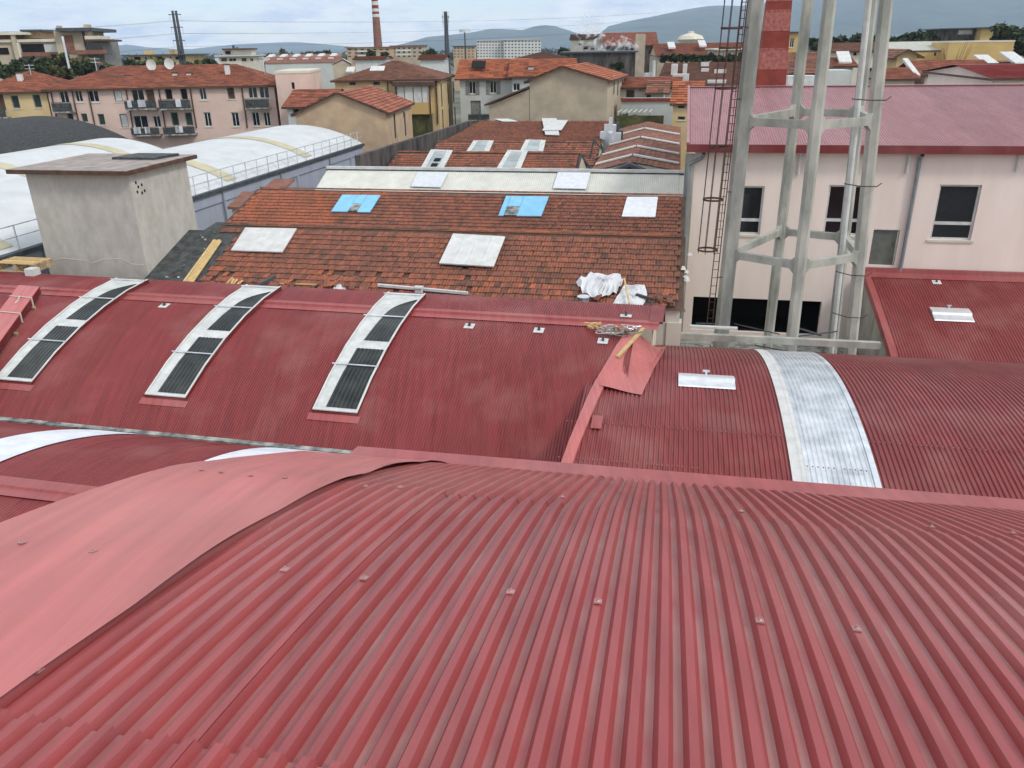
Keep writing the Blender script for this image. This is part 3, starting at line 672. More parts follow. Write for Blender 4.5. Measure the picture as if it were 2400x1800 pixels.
# terrace behind hall C, with scrap
zt0 = uv((1700,785), VP)[1]-.1
b = MB(); b.box(.2, 8.9, 28.2, VP-.02, zt0-.5, zt0); b.solo('terrace', None, None, M_concdark, G, (.2, 28.2, zt0-.5), kind='structure')
b = MB(); b.box(.62, 7.4, 27.75, 27.95, H-9.85, H-9.62); b.solo('concrete_parapet', 'low concrete edge beam behind the front vault, at the foot of the tower', 'parapet', M_conc, G, (.6, 27.75, H-9.8))
b = MB(); b.box(.9, 2.6, 28.05, 28.22, H-9.49, H-9.42); b.solo('timber_beam', 'pale beam lying on the concrete edge at the foot of the tower', 'beam', M_white, G, (.9, 28.05, H-9.46))
for i in range(16):
    u = random.uniform(1.2, 7.6); v = random.uniform(28.6, 31); a = random.uniform(-.5, .5); l = random.uniform(.6, 2.0); zz = random.uniform(zt0+.1, H-9.35)
    b = MB(); b.tube((u, v, zz), (u+l*math.cos(a), v+l*math.sin(a), zz+random.uniform(-.3, .3)), random.uniform(.02, .045), n=5)
    b.solo('scrap_bar', 'dark scrap bar in the tangle at the foot of the tower', 'scrap bar', M_iron, G, (u, v, zz), group='scrap bars under the tower')
wb = uv((1555,820), 26.2)
b = MB(); b.box(wb[0]+.05, wb[0]+.55, 26.3, 26.8, H-10, H-8.75); b.solo('rubble_pier', 'small cream rendered pier beside the arched end wall', 'pier', M_cream, G, (wb[0], 26.3, H-10))

# ------------------------------------------------------------------ concrete tower
TW = thing('concrete_tower', 'tall open concrete water tower frame of slender legs and ring beams', 'tower', G, (5, 31, zt0))
LEG = {'a': ((1689,800), (1772,0), 30.0, .52), 'c': ((1855,805), (1945,0), 28.6, .38), 'd': ((1995,800), (2077,0), 30.2, .40), 'e': ((1955,770), (2043,0), 33.4, .38), 'b': ((1804,766), (1894,0), 34.2, .38)}
LL = {}
for k, (p, q, v, w_) in LEG.items():
    a = uv(p, v); c = uv(q, v); du = (c[0]-a[0])/(c[1]-a[1])
    zb_, zt_ = zt0-.3, c[1]+6
    LL[k] = (lambda z, a=a, du=du, v=v: (a[0]+du*(z-a[1]), v, z), w_)
    A = LL[k][0](zb_); B_ = LL[k][0](zt_); s = w_/2; t = s*.72
    def sec(P, f): return [(P[0]+x*s*f, P[1]+y*s*f, P[2]) for x, y in ((-1,-.55), (-.55,-1), (.55,-1), (1,-.55), (1,.55), (.55,1), (-.55,1), (-1,.55))]
    b = MB(); b.ring(sec(A, 1.04), sec(B_, .96)); b.cap(sec(B_, .96)); b.part('leg', M_conc, TW)
rz = [uv((1864,622), 28.6)[1], uv((1895,293), 28.6)[1]]; rz.append(rz[1]*2-rz[0])
order = ['a', 'c', 'd', 'e', 'b']
for z in rz:
    for i, k in enumerate(order):
        k2 = order[(i+1) % 5]; P = Vector(LL[k][0](z)); Q = Vector(LL[k2][0](z)); d = (Q-P).normalized()
        b = MB(); b.bar(P+d*LL[k][1]*.3, Q-d*LL[k2][1]*.3, .20, .27)
        n = Vector((-d.y, d.x, 0))*.10
        for (S_, s_, w_) in ((P, 1, LL[k][1]), (Q, -1, LL[k2][1])):      # haunches
            e = S_+d*s_*w_*.42
            for zz in (1, -1):
                b.extr([e+n+Vector((0, 0, zz*.135)), e+n+Vector((0, 0, zz*.32)), e+n+d*s_*.20+Vector((0, 0, zz*.135))], -n*2)
        b.part('ring_beam', M_conc, TW)
pw = uv((2010,300), 31.2); pl = uv((2030,0), 31.2)
du = .0
b = MB(); b.tube((uv((1962,770), 31.3)[0], 31.3, zt0), (uv((2022,0), 31.3)[0], 31.3, uv((2022,0), 31.3)[1]+5), .10, n=10); b.part('riser_pipe', M_white, TW)
for y in (640, 738, 232, 432):
    P = Vector(LL['d'][0](uv((2030, y), 30.2)[1])); b = MB(); b.path([P+Vector((-.75, .1, 0)), P+Vector((-.3, -.32, -.02)), P+Vector((.25, -.34, -.02)), P+Vector((.42, -.2, .08))], .018, 5); b.part('pipe_bracket', M_rust, TW)
# ladder with safety cage
LD = thing('cage_ladder', 'rusty caged ladder climbing the left leg of the concrete tower', 'ladder', G, (1.9, 29.9, zt0))
vl = 29.75
def lad(x0, x1, z0, z1, r, name='rail', v=vl):       # x at y=700 and y=0
    def P(y):
        x = x0+(x1-x0)*(700-y)/700; u, z = uv((x, y), v); return (u, v, z)
    b = MB(); b.tube(P(z0), P(z1), r, n=5); b.part(name, M_rust, LD); return P
RL = lad(1663, 1740, 770, -120, .020); RR = lad(1676, 1753, 770, -120, .020)
b = None
y = 765
while y > -110:
    MB().tube(RL(y), RR(y), .012, n=4).part('rung', M_rust, LD); y -= 19
cx = lambda y: uv((1650+(1722-1650)*(655-y)/655, y), vl)
bars = []
for t in lin(0, math.pi*2, 7)[:-1]:
    def Q(y, t=t):
        u, z = cx(y); return (u+.36*math.cos(t), vl-.05+.36*math.sin(t)*.9-.1, z)
    b = MB(); b.tube(Q(590), Q(-120), .014, n=5); b.part('cage_bar', M_rust, LD)
for y in (585, 468, 347, 209, 115, 69, -60):
    u, z = cx(y); pts = [(u+.36*math.cos(t), vl-.15+.36*math.sin(t)*.9, z) for t in lin(0, 2*math.pi, 16)]
    b = MB(); b.grid([[p, (p[0], p[1], p[2]+.07)] for p in pts]); b.part('cage_hoop', M_rust, LD)
for y in (450, 650, 232, 64): 
    P = RR(y); b = MB(); b.bar(P, (P[0]+.35, P[1]+.1, P[2]), .03, .03); b.part('bracket', M_rust, LD)

# ------------------------------------------------------------------ brick chimney stack behind the pink building
CH = thing('brick_chimney', 'square brick chimney with alternating dark red and faded bands, seen through the tower', 'chimney', G, (3, 57, 0))
ys = [215, 162, 115, 72, 25, 2, -60, -120]; 
def chx(y): return 1773+(1800-1773)*(196-y)/196, 1842+(1857-1842)*(196-y)/196
for i, (ya, yb) in enumerate(zip(ys[:-1], ys[1:])):
    b = MB(); pts = []
    for y in (ya, yb):
        l, r_ = chx(y); ul, z = uv((l, y), 57); ur, _ = uv((r_, y), 57); w_ = ur-ul; pts.append([(ul, 57, z), (ur, 57, z), (ur, 57+w_, z), (ul, 57+w_, z)])
    b.ring(pts[0], pts[1]); b.cap(pts[1]); b.cap(pts[0][::-1])
    b.part('band', M_brickred if i % 2 == 0 else M_brickfade, CH)
    if i: 
        q = pts[0]; MB().box(q[0][0]-.02, q[1][0]+.02, 56.98, q[2][1]+.02, q[0][2]-.03, q[0][2]+.04).part('band_joint', M_brickfade, CH)
l, r_ = chx(215); q = uv((l, 215), 57); MB().box(q[0]-.1, uv((r_, 215), 57)[0]+.1, 56.9, 59.2, 0, q[1]).part('base', M_brickred, CH)

# ------------------------------------------------------------------ rendered stair block on the left
BK = thing('stair_block', 'grey rendered roof block with flat sheet-metal top, left of the tiled roof', 'stair block', G, (-24.4, 27, 0))
zb1 = uv((300,405), 27)[1]
b = MB(); b.extr([(-24.42, 27, H-10), (-20.0, 27, H-10), (-20.0, 27, zb1), (-24.42, 27, zb1)], (0, 3.85, -.05)); b.part('wall', M_rend, BK)
b = MB(); b.extr([(-24.85, 26.55, zb1-.04), (-19.70, 26.55, zb1-.04), (-19.70, 26.55, zb1+.11), (-24.85, 26.55, zb1+.11)], (0, 4.7, .03)); b.part('roof_slab', M_brown, BK)
nsp = 8
for i in range(nsp):
    u0 = -24.83+5.1/nsp*i; b = MB(); b.extr([(u0+.01, 26.57, zb1+.112), (u0+5.1/nsp-.02, 26.57, zb1+.112), (u0+5.1/nsp-.02, 26.57, zb1+.13), (u0+.01, 26.57, zb1+.13)], (0, 4.66, .028)); b.part('roof_board', M_slab, BK)
b = MB(); b.obox((-21.3, 30.1, zb1+.20), (1.9, 0, 0), (.3, 1.3, .02), (0, 0, .09)); b.part('hatch', M_rubber, BK)
for x, y in ((318,428), (324,438), (332,433), (322,450), (333,452), (339,447)):
    u, z = G.pu(x, y, -19.995); b = MB(); b.obox((-19.99, u, z), (.02, 0, 0), (0, .07, 0), (0, 0, .10)); b.part('anchor_hole', M_black, BK)
pts = [(c_[0], 26.99, c_[1]) for c_ in (uv(p, 27) for p in ((115,612), (150,606), (200,612), (215,618), (240,609), (285,607), (310,620), (338,622)))]
b = MB(); b.grid([[p, (p[0], p[1], p[2]+.05)] for p in pts]); b.part('repair_seam', M_cream, BK)
# membrane gap between the block and the tiles
b = MB(); zl_ = interp([LE, LR]); b.quad((-19.98, 26.0, zl_(26.0)+.01), (-17.3, 26.0, zl_(26.0)+.01), (-17.3, 30.2, zl_(30.2)+.01), (-19.98, 30.2, zl_(30.2)+.01)); b.quad((-19.98, 26.0, H-9), (-17.3, 26.0, H-9), (-17.3, 26.0, zl_(26)+.01), (-19.98, 26.0, zl_(26)+.01)); b.quad((-20.8, 30.9, H-7.63), (-18.66, 30.9, H-7.63), (-18.66, 33.7, H-7.3), (-20.8, 33.7, H-7.3))
b.solo('roof_gutter', 'black membrane valley between the grey block and the tiled roof', 'roof valley', M_rubber, G, (-19.98, 25.9, H-9))

# ------------------------------------------------------------------ white vaults on the left
def vault(name, lab, u0, u1, v0, v1, ze, rise, mat, wallm, strips=(), smat=None, cat='vault roof'):
    T = thing(name, lab, cat, G, (u0, v0, 0)); n = 24
    c, hw = (u0+u1)/2, (u1-u0)/2; r = (hw*hw+rise*rise)/(2*rise)
    zf = lambda u: ze+rise-r+math.sqrt(max(0, r*r-(u-c)**2))
    us = lin(u0, u1, n)
    MB().grid([[(u, v, zf(u)) for u in us] for v in lin(v0, v1, 12)]).part('roof_skin', mat, T, smooth=True)
    for a, bb in strips:
        MB().grid([[(u, v, zf(u)+.03) for u in us[1:-1]] for v in (a, bb)], flip=False).part('rooflight_strip', smat, T, smooth=True)
    w_ = MB()
    for v in (v0+.02, v1-.02): w_.cap([(u, v, zf(u)-.03) for u in us] + [(u1, v, 0), (u0, v, 0)])
    w_.quad((u1-.03, v0, 0), (u1-.03, v1, 0), (u1-.03, v1, ze-.05), (u1-.03, v0, ze-.05)); w_.part('wall', wallm, T)
    return T, zf
ue0 = -27.0
zw = uv((600,418), 1)[1]
def eave_z(px): v, z = G.pu(px[0], px[1], ue0); return v, z
ve, zew = eave_z((445,461))
W1, zfw = vault('vaulted_shed', 'long white vault roof with yellow strips and a railing along its eave', -39.2, ue0, 20, 68.5, zew, 1.55, M_whiteroof, M_bluewall)
def strip_v(px): return G.pu(px[0], px[1], ue0)[0]
for x, y in ((560,430), (735,366), (20,545)):
    va = strip_v((x, y)); org = INFO[W1.name][1]
    b = MB(); us = lin(-38.6, ue0-.25, 22); b.grid([[(u, v, zfw(u)+.03) for u in us] for v in (va-.95, va+.35)]); b.part('rooflight_strip', M_yellowpl, W1, smooth=True)
MB().box(ue0-.05, ue0+.22, 20, 68.5, zew-.22, zew-.02).part('eave_gutter', M_iron, W1)
MB().box(ue0+.0, ue0+.06, 20, 68.4, zew-.85, zew-.23).part('fascia', M_bluewall, W1)
rl = MB(); v = 21.
while v < 68.5:
    MB().box(ue0-.02, ue0+.03, v-.025, v+.025, zew, zew+1.05).part('railing_post', M_galv, W1); v += 1.5
for h in (.55, 1.03):
    MB().box(ue0-.015, ue0+.025, 21, 68.4, zew+h-.02, zew+h+.02).part('railing_rail', M_galv, W1)
v = 24.
while v < 68:
    MB().box(ue0-.02, ue0+.10, v-.14, v+.14, 0, zew-.86).part('wall_pier', M_bluewall, W1); v += 5.2
for v in (29.2, 38.6, 44.2, 52, 60.5):
    MB().tube((ue0+.12, v+.5, zew-.25), (ue0+.12, v+.5, 2), .07, n=8).part('downpipe', M_pipe, W1)
W2, zf2 = vault('vaulted_shed', 'second white vault roof, behind the railed one', -51.4, -39.25, 20, 60, zew-.35, 1.6, M_whiteroof, M_bluewall)
for x in (375, 520):
    pass
va = 45.0
for va in (34., 45., 55.):
    b = MB(); us = lin(-50.8, -40, 20); b.grid([[(u, v, zf2(u)+.03) for u in us] for v in (va, va+1.2)]); b.part('rooflight_strip', M_yellowpl, W2, smooth=True)
vd, zd = G.pu(310, 330, -51.5)
W3, zf3 = vault('vaulted_shed', 'dark slate-grey vault roof at the left edge, below the apartments', -70.5, -51.5, 20, vd, zd, 2.3, M_asph, M_bluewall)
for x, y in ((60, 372),):
    va = vd*.62; us = lin(-69, -52.2, 20); b = MB(); b.grid([[(u, v, zf3(u)+.03) for u in us] for v in (va-1.5, va)]); b.part('rooflight_strip', M_whitecorr, W3, smooth=True)
# low roofs in the gap beside the blue wall
for (x, y, v, w_, l, lab) in ((628, 444, 42.2, 1.0, 2.0, 'small tiled canopy against the pale blue wall, beyond the tiled roof'), (566, 474, 37.3, 1.2, 1.4, 'low tiled outhouse roof left of the blue-panelled roof')):
    u, z = uv((x, y), v); T = thing('outhouse', lab, 'outhouse', G, (u, v, 0))
    MB().box(u-w_/2, u+w_/2, v, v+l, 0, z-.35).part('wall', M_cream, T)
    b = MB(); b.extr([(u-w_/2-.15, v-.15, z-.34), (u+w_/2+.15, v-.15, z-.34), (u+w_/2+.15, v-.15, z-.22), (u-w_/2-.15, v-.15, z-.22)], (0, l+.3, .5)); b.part('roof', M_clay, T)
gb = MB(); gb.box(-26.9, -21.2, 33, 48, 0, H-11.5); gb.solo('yard_shed', 'dark flat-roofed shed in the gap beside the pale blue wall', 'shed', M_rubber, G, (-26.9, 33, 0))

# ------------------------------------------------------------------ roof panels and rooflights
def on_slope(e, r): return interp([e, r])
def panel(name, lab, cat, quad, zf, v0, v1, mat, up=.10, th=.05, group=None, cut=None):
    """flat panel laid over a roof slope; quad = photo corners tl, tr, br, bl"""
    P = [Vector(G.ps(x, y, lambda v: zf(v)+up, v0, v1)) for x, y in quad]
    o = P[3]; n = (P[1]-P[3]).cross(P[0]-P[3]).normalized()
    if n.z < 0: n = -n
    b = MB(); b.extr(P, -n*th)
    return b, P, n
zL = on_slope(LE, LR); zU = on_slope(UE, UR); zW = on_slope(WE, WR)
def simple_panel(lab, quad, zf, v0, v1, mat, up, th=.05, sub=0, name='roof_hatch', cat='roof hatch'):
    b, P, n = panel(name, lab, cat, quad, zf, v0, v1, mat, up, th)
    T = thing(name, lab, cat, G, tuple(P[3]-n*th)); b.part('lid', mat, T)
    c = MB(); Q = [p+(sum(P, Vector())/4-p)*.12 - n*(th+.002) for p in P]; c.extr(Q, -n*max(.03, up-th)); c.part('upstand', M_iron, T)
    for i in range(1, sub):
        t = i/sub; A = P[0]*(1-t)+P[1]*t; B_ = P[3]*(1-t)+P[2]*t; MB().bar(A+n*.006, B_+n*.006, .02, .014, up=n).part('seam', M_galv, T)
    return T
simple_panel('white lid panel, lower left on the weathered tiled roof', [(575,533), (695,535), (661,590), (541,586)], zL, 26, 31.5, M_white, .16)
simple_panel('white lid panel with faint squares, centre of the weathered tiled roof', [(1062,547), (1184,554), (1157,624), (1029,616)], zL, 26, 31.5, M_white, .22, sub=4)
simple_panel('grey-white panel at the ridge, beside the pink building', [(1470,461), (1542,461), (1536,508), (1457,507)], zU, 33, 39, M_alu, .14)
simple_panel('pale grey flat panel, left one on the white corrugated roof', [(978,403), (1050,404), (1033,438), (963,436)], zW, 42, 48, M_alu, .16)
simple_panel('pale grey flat panel, right one on the white corrugated roof', [(1308,403), (1384,404), (1374,442), (1296,440)], zW, 42, 48, M_alu, .16)
for lab, q, notch in (('light blue roof panel with dark notch, left one on the tiled ridge', [(802,456), (893,457), (868,497), (776,495)], (.42, .66)), ('light blue roof panel with dark notch, right one on the tiled ridge', [(1186,459), (1288,460), (1270,506), (1168,505)], (.12, .42))):
    b, P, n = panel('', '', '', q, zU, 33, 39, M_blue, .13, .04)
    T = thing('roof_hatch', lab, 'roof hatch', G, tuple(P[3]-n*.04))
    def at(s, t): return P[0]*(1-s)*(1-t)+P[1]*s*(1-t)+P[2]*s*t+P[3]*(1-s)*t
    a, c = notch
    for (s0, s1, t0, t1) in ((0, a-.004, 0, 1), (a+.004, c-.004, 0, .52), (c+.004, .985, 0, 1)):
        b = MB(); b.extr([at(s0, t0), at(s1, t0), at(s1, t1), at(s0, t1)], -n*.04); b.part('board', M_blue, T)
    b = MB(); b.extr([at(a, .54), at(c, .54), at(c, .97), at(a, .97)], -n*.02); b.part('notch_plate', M_concdark, T)
    b = MB(); b.extr([x-n*.05 for x in (at(.05, .03), at(.95, .03), at(.95, .97), at(.05, .97))], -n*.07); b.part('upstand', M_iron, T)
# big framed rooflights on the strips behind
def rooflight(lab, q, zf, v0, v1, rows_=2, dark=0, up=.14, solid=False):
    b, P, n = panel('', '', '', q, zf, v0, v1, M_white, up, .07)
    T = thing('rooflight', lab, 'rooflight', G, tuple(P[3]-n*.07)); b.part('frame', M_wframe, T)
    def at(s, t, h=0): return P[0]*(1-s)*(1-t)+P[1]*s*(1-t)+P[2]*s*t+P[3]*(1-s)*t + n*h
    for i in range(rows_):
        t0, t1 = .06+.9*i/rows_, .04+.9*(i+1)/rows_
        b = MB(); b.extr([at(.22, t0, .02), at(.78, t0, .02), at(.78, t1, .02), at(.22, t1, .02)], -n*.015); b.part('pane', M_glassdark if i < dark else M_glass2, T)
    for s in (.2, .8): MB().bar(at(s, .02, .02), at(s, .98, .02), .07, .05, up=n).part('glazing_bar', M_white, T)
M_glass2 = plain('pale_glazing', (.36, .41, .41), rough=.25, var=.15, scale=1, spec=.5)
z4f = interp([(50.3, z4-1.35), (54.5, z4)]); z5f = interp([(57.6, z5-1.2), (61, z5)]); z6f = interp([(64.5, z6e), (77, z6)])
rooflight('long white-framed rooflight with two open dark panes, left on the nearest strip', [(1010,350), (1061,352), (1037,398), (982,400)], z4f, 49.5, 56, 4, 0)
rooflight('long white-framed rooflight, right on the nearest strip', [(1190,351), (1237,353), (1217,402), (1159,402)], z4f, 49.5, 56, 2)
rooflight('glazed rooflight, left on the second strip', [(1110,329), (1157,329), (1146,354), (1093,354)], z5f, 57, 62, 2)
rooflight('glazed rooflight, right on the second strip', [(1232,327), (1279,328), (1273,354), (1219,353)], z5f, 57, 62, 2)
simple_panel('white three-part rooflight at the farthest tiled strip', [(1178,284), (1214,284), (1193,330), (1159,330)], z6f, 64, 78, M_white, .15, name='rooflight', cat='rooflight')
simple_panel('raised white lid on the farthest tiled strip', [(1285,281), (1331,281), (1316,304), (1271,305)], z6f, 64, 78, M_white, .28)
simple_panel('low white box under the raised lid on the farthest strip', [(1278,315), (1311,316), (1304,330), (1270,329)], z6f, 64, 78, M_white, .2, name='roof_box', cat='roof box')
d = M_black
for (x, y) in ((1025, 374), (1018, 386)):
    u, v, z = G.ps(x, y, lambda q: z4f(q)+.20, 49.5, 56); b = MB(); b.obox((u, v, z), (.42, 0, 0), (0, .42, .13), (0, 0, .03)); b.solo('open_vent', 'dark open vent pane in the long left rooflight', 'vent', M_black, G, (u, v, z), group='open panes of the left rooflight')

# tiled gable strips right of centre: ridge runs away, white rafters across
zq = uv((1503,347), 56)[1]
RX = thing('tiled_shed', 'double-pitched tiled roof crossed by white skylight strips, left of the pink building', 'shed roof', G, (-5.5, 50, 0))
ur_ = uv((1500,350), 55)[0]; ul_ = uv((1385,400), 51)[0]; uR_ = .4
zrg = uv((1477,378), 50.5)[1]; zel = uv((1387,402), 50.5)[1]; zer = uv((1612,400), 50.5)[1]
uc = uv((1477,378), 50.5)[0]
vb_ = 78
def zg(u): return zrg - (uc-u)*(zrg-zel)/(uc-ul_) if u < uc else zrg - (u-uc)*(zrg-zer)/(uR_-uc)
d = MB(); d.extr([(ul_, 50.2, 0), (uR_, 50.2, 0), (uR_, 50.2, zer-.05), (uc, 50.2, zrg-.05), (ul_, 50.2, zel-.05)], (0, vb_-50.2, 0)); d.part('wall', M_cream, RX)
J = MB()
for side in (0, 1):
    a0, a1 = (ul_, uc) if side == 0 else (uR_, uc)
    n = max(2, int(abs(a1-a0)/.33))
    for i in range(n):
        p0, p1 = a0+(a1-a0)*i/n, a0+(a1-a0)*(i+1)/n
        v = 50.1
        while v < vb_:
            J.quad((p0, v, zg(p0)+.05), (p0, v+.23, zg(p0)+.05), (p1, v+.23, zg(p1)+.012), (p1, v, zg(p1)+.012), at=random.random()); 
            J.quad((p0, v, zg(p0)), (p0, v+.23, zg(p0)), (p0, v+.23, zg(p0)+.05), (p0, v, zg(p0)+.05), at=0); v += .235
J.part('roof_tiles', M_tilebr, RX, stuff=True, rnd=True)
for vv in (52.6, 57.5, 63.5, 70.5):
    for a0, a1 in ((ul_+.1, uc-.05), (uc+.05, uR_-.1)):
        wd_ = .5
        b = MB(); b.extr([(a0, vv, zg(a0)+.07), (a1, vv, zg(a1)+.07), (a1, vv, zg(a1)+.16), (a0, vv, zg(a0)+.16)], (0, wd_, 0)); b.part('skylight_strip', M_whitecorr if a0 < uc else M_white, RX)
# dark little gable in front, clutter in the gap
GP = thing('dormer', 'small dark gable facing the camera behind the white roof', 'dormer', G, (uc-1.8, 49.6, 0))
zz = uv((1477,376), 49.8)[1]
b = MB(); b.extr([(uc-1.9, 49.4, zz-.95), (uc, 49.4, zz-.1), (uc+1.9, 49.4, zz-.95), (uc+1.75, 49.4, zz-1.05), (uc, 49.4, zz-.30), (uc-1.75, 49.4, zz-1.05)], (0, .75, 0)); b.part('roof', M_iron, GP)
b = MB(); b.extr([(uc-1.6, 49.7, zz-1.2), (uc+1.6, 49.7, zz-1.2), (uc, 49.7, zz-.38)], (0, .1, 0)); b.part('wall', M_brickred, GP)
ug, zg_ = uv((1400,365), 60)
gpm = MB(); 
for (x, y, r, v) in ((1422, 322, .55, 66), (1440, 325, .45, 65), (1432, 305, .5, 70), (1448, 318, .35, 66)):
    u, z = uv((x, y), v); b = MB(); b.box(u-r, u+r, v, v+1, z-1.2, z+.4); b.box(u-r*.4, u+r*.2, v-.02, v+.3, z+.4, z+1.0)
    b.solo('roof_unit', 'grey ventilation unit in the gap between the tiled roofs', 'ventilation unit', M_galv if r > .4 else M_iron, G, (u, v, z-1.2), group='ventilation units in the gap')
for (x, y, v) in ((1358, 380, 52.4), (1392, 345, 58.5)):
    u, z = uv((x, y), v); b = MB()
    b.bar((u-.3, v, z-.9), (u+.0, v, z+.55), .1, .1); b.bar((u, v, z+.55), (u+.9, v, z-.6), .1, .1); b.bar((u-.3, v, z-.9), (u+.9, v, z-.6), .1, .1)
    b.solo('roof_truss_end', 'dark triangular frame at the end of a tiled strip', 'frame', M_iron, G, (u-.3, v, z-.9), group='dark frames at the strip ends')

# ------------------------------------------------------------------ anchor plates and folded plates on the red roofs
def plate(fr, px, zf, v0, v1, top, lab, s=.30, l=.30):
    u, v, z = fr.ps(*px, lambda q: zf(q)+top, v0, v1); sl = (zf(v+.05)-zf(v-.05))/.1
    f = Vector((0, 1, sl)).normalized(); n = Vector((0, -sl, 1)).normalized(); c = Vector((u, v, z))
    T = thing('anchor_plate', lab, 'anchor plate', fr, (u, v, z), 'lifeline anchor plates on the red roofs')
    MB().obox(c+n*.012, (s, 0, 0), f*l, n*.02).part('base_plate', M_white, T)
    b = MB(); b.obox(c+n*.05+f*.02, (.07, 0, 0), f*.09, n*.06); b.part('bracket', M_iron, T)
    MB().tube(c+n*.075+f*.02, c+n*.15+f*.03, .022, n=8).part('eyelet', M_iron, T)
tB = .022
plate(FB, (385,717), zB, 17, 24, tB, 'white anchor plate between the left and middle skylights')
plate(FB, (1100,765), zB, 17, 24, tB, 'white anchor plate nearest to the right of the near skylight')
plate(FB, (1263,775), zB, 17, 24, tB, 'white anchor plate below the ridge, second right of the near skylight')
plate(FB, (1413,800), zB, 17, 24, tB, 'white anchor plate below the cable tangle')
plate(FB, (1467,741), lambda v: zB(v)+.05, 22.9, 25, tB, 'white anchor plate on the ridge cap below the tarpaulins', .34, .2)
plate(G, (1665,813), zC, 22, 27, .03, 'white anchor plate at the crest of the front vault', .40, .3)
plate(G, (2195,662), zD, 30, 38, .03, 'white anchor plate on the vault against the pink building', .36, .34)
def folded(fr, q, zf, v0, v1, lab):
    (x0, y0), (x1, y1) = q
    u0, v, z = fr.ps(x0, y0, lambda s: zf(s)+.05, v0, v1); u1 = fr.ps(x1, y0, lambda s: zf(s)+.05, v0, v1)[0]; vn = fr.ps(x0, y1, lambda s: zf(s)+.05, v0, v1)[1]
    T = thing('snow_guard', lab, 'metal plate', fr, (u0, vn, zf(vn)), 'folded steel plates on the red vaults')
    pr = []
    for t, h in ((0, .02), (.04, .05), (.42, .06), (.47, .13), (.55, .14), (1, .06), (1.02, .02)):
        vv = vn+(v-vn)*t; pr.append((vv, zf(vv)+h+.02))
    b = MB(); b.extr([(u0, *p) for p in pr], (u1-u0, 0, 0)); b.part('plate', M_alu, T)
    m_ = (u0+u1)/2; p = pr[5]; b = MB(); b.tube((m_, v, p[1]-.02), (m_, v, p[1]+.10), .03, n=8); b.obox((m_+.0, v, p[1]+.1), (.18, 0, 0), (0, .1, 0), (0, 0, .03)); b.part('eyelet', M_galv, T)
folded(G, ((1590,876), (1718,904)), zC, 14, 26, 'folded galvanised plate on the front vault, left of the steel strip')
folded(G, ((2178,721), (2268,750)), zD, 29.5, 38, 'folded white metal plate on the vault against the pink building')

# ------------------------------------------------------------------ site debris
def timber(a, b_, zf, fr, v0, v1, lab, w_=.10, h_=.05, mat=M_wood, up=.06, grp=None, name='timber_plank'):
    P = Vector(fr.ps(*a, lambda v: zf(v)+up, v0, v1)); Q = Vector(fr.ps(*b_, lambda v: zf(v)+up, v0, v1))
    m_ = MB(); m_.bar(P, Q, w_, h_); return m_.solo(name, lab, 'timber', mat, fr, tuple(P), grp)
zG = zL
for i, (a, b_) in enumerate((((503,562), (418,678)), ((508,563), (425,679)), ((514,562), (432,676)), ((511,566), (438,672)), ((517,565), (446,668)))):
    timber(a, b_, zG, G, 25.5, 34, ['leftmost long new plank beside the grey block', 'second long new plank beside the grey block', 'middle long new plank beside the grey block', 'fourth long new plank beside the grey block', 'rightmost long new plank beside the grey block'][i], .09, .045, M_wood, .05+.03*(i % 2)+.012*i, 'long planks beside the grey block')
for i, (a, b_) in enumerate((((523,682), (545,650)), ((530,684), (556,655)), ((538,684), (569,657)), ((528,668), (541,655)), ((534,680), (548,654)), ((544,684), (560,662)))):
    timber(a, b_, zL, G, 25.6, 31, 'short new batten in the pile below the tiles, beside the middle skylight', .06, .04, M_wood, .10+.04*i, 'short battens at the tile edge')
timber((600,672), (645,648), zL, G, 25.6, 31, 'dark metal-edged bar lying on the lowest tiles', .12, .10, M_iron, .22)
timber((637,664), (795,669), zL, G, 25.6, 31, 'thin pale lath along the lowest tile rows', .05, .04, M_wood, .09)
timber((886,668), (1096,687), zL, G, 25.6, 31, 'long white plastic gutter length on the lowest tiles', .12, .09, M_white, .14, name='gutter_length')
timber((1002,700), (1072,707), zL, G, 25.2, 31, 'short white trim lying at the roof edge above the near skylight', .07, .05, M_white, .16, name='gutter_length')
timber((1203,713), (1258,717), zL, G, 25.2, 31, 'short cream trim lying at the roof edge right of the near skylight', .10, .06, M_cream, .16, name='gutter_length')
u, v, z = G.ps(982, 688, lambda q: zL(q)+.12, 25.8, 30); b = MB(); b.box(u-.12, u+.12, v-.1, v+.1, z-.12, z+.20); b.box(u-.15, u+.15, v-.13, v+.13, z+.20, z+.26); b.solo('plastic_outlet', 'small white plastic gutter outlet under the long gutter length', 'gutter outlet', M_white, G, (u, v, z-.12))
u, v, z = G.ps(795, 690, lambda q: zL(q)+.1, 25.6, 30)
def crumple(c, sx, sy, sz, seed, n=9, m_=9):
    random.seed(seed); rows = []
    for i in range(n):
        row = []
        for j in range(m_):
            a, b_ = i/(n-1)*2-1, j/(m_-1)*2-1
            row.append((c[0]+a*sx*(1+random.uniform(-.1, .1)), c[1]+b_*sy*(1+random.uniform(-.1, .1)), c[2]+sz*((1-abs(a)**2)*(1-abs(b_)**2)*.8+random.uniform(0, .45))))
        rows.append(row)
    return MB().grid(rows)
crumple((u, v, z-.1), .34, .25, .42, 4).solo('plastic_sack', 'crumpled white sack at the tile edge, left of the near skylight top', 'sack', M_tarp, G, (u, v, z-.1), smooth=True)
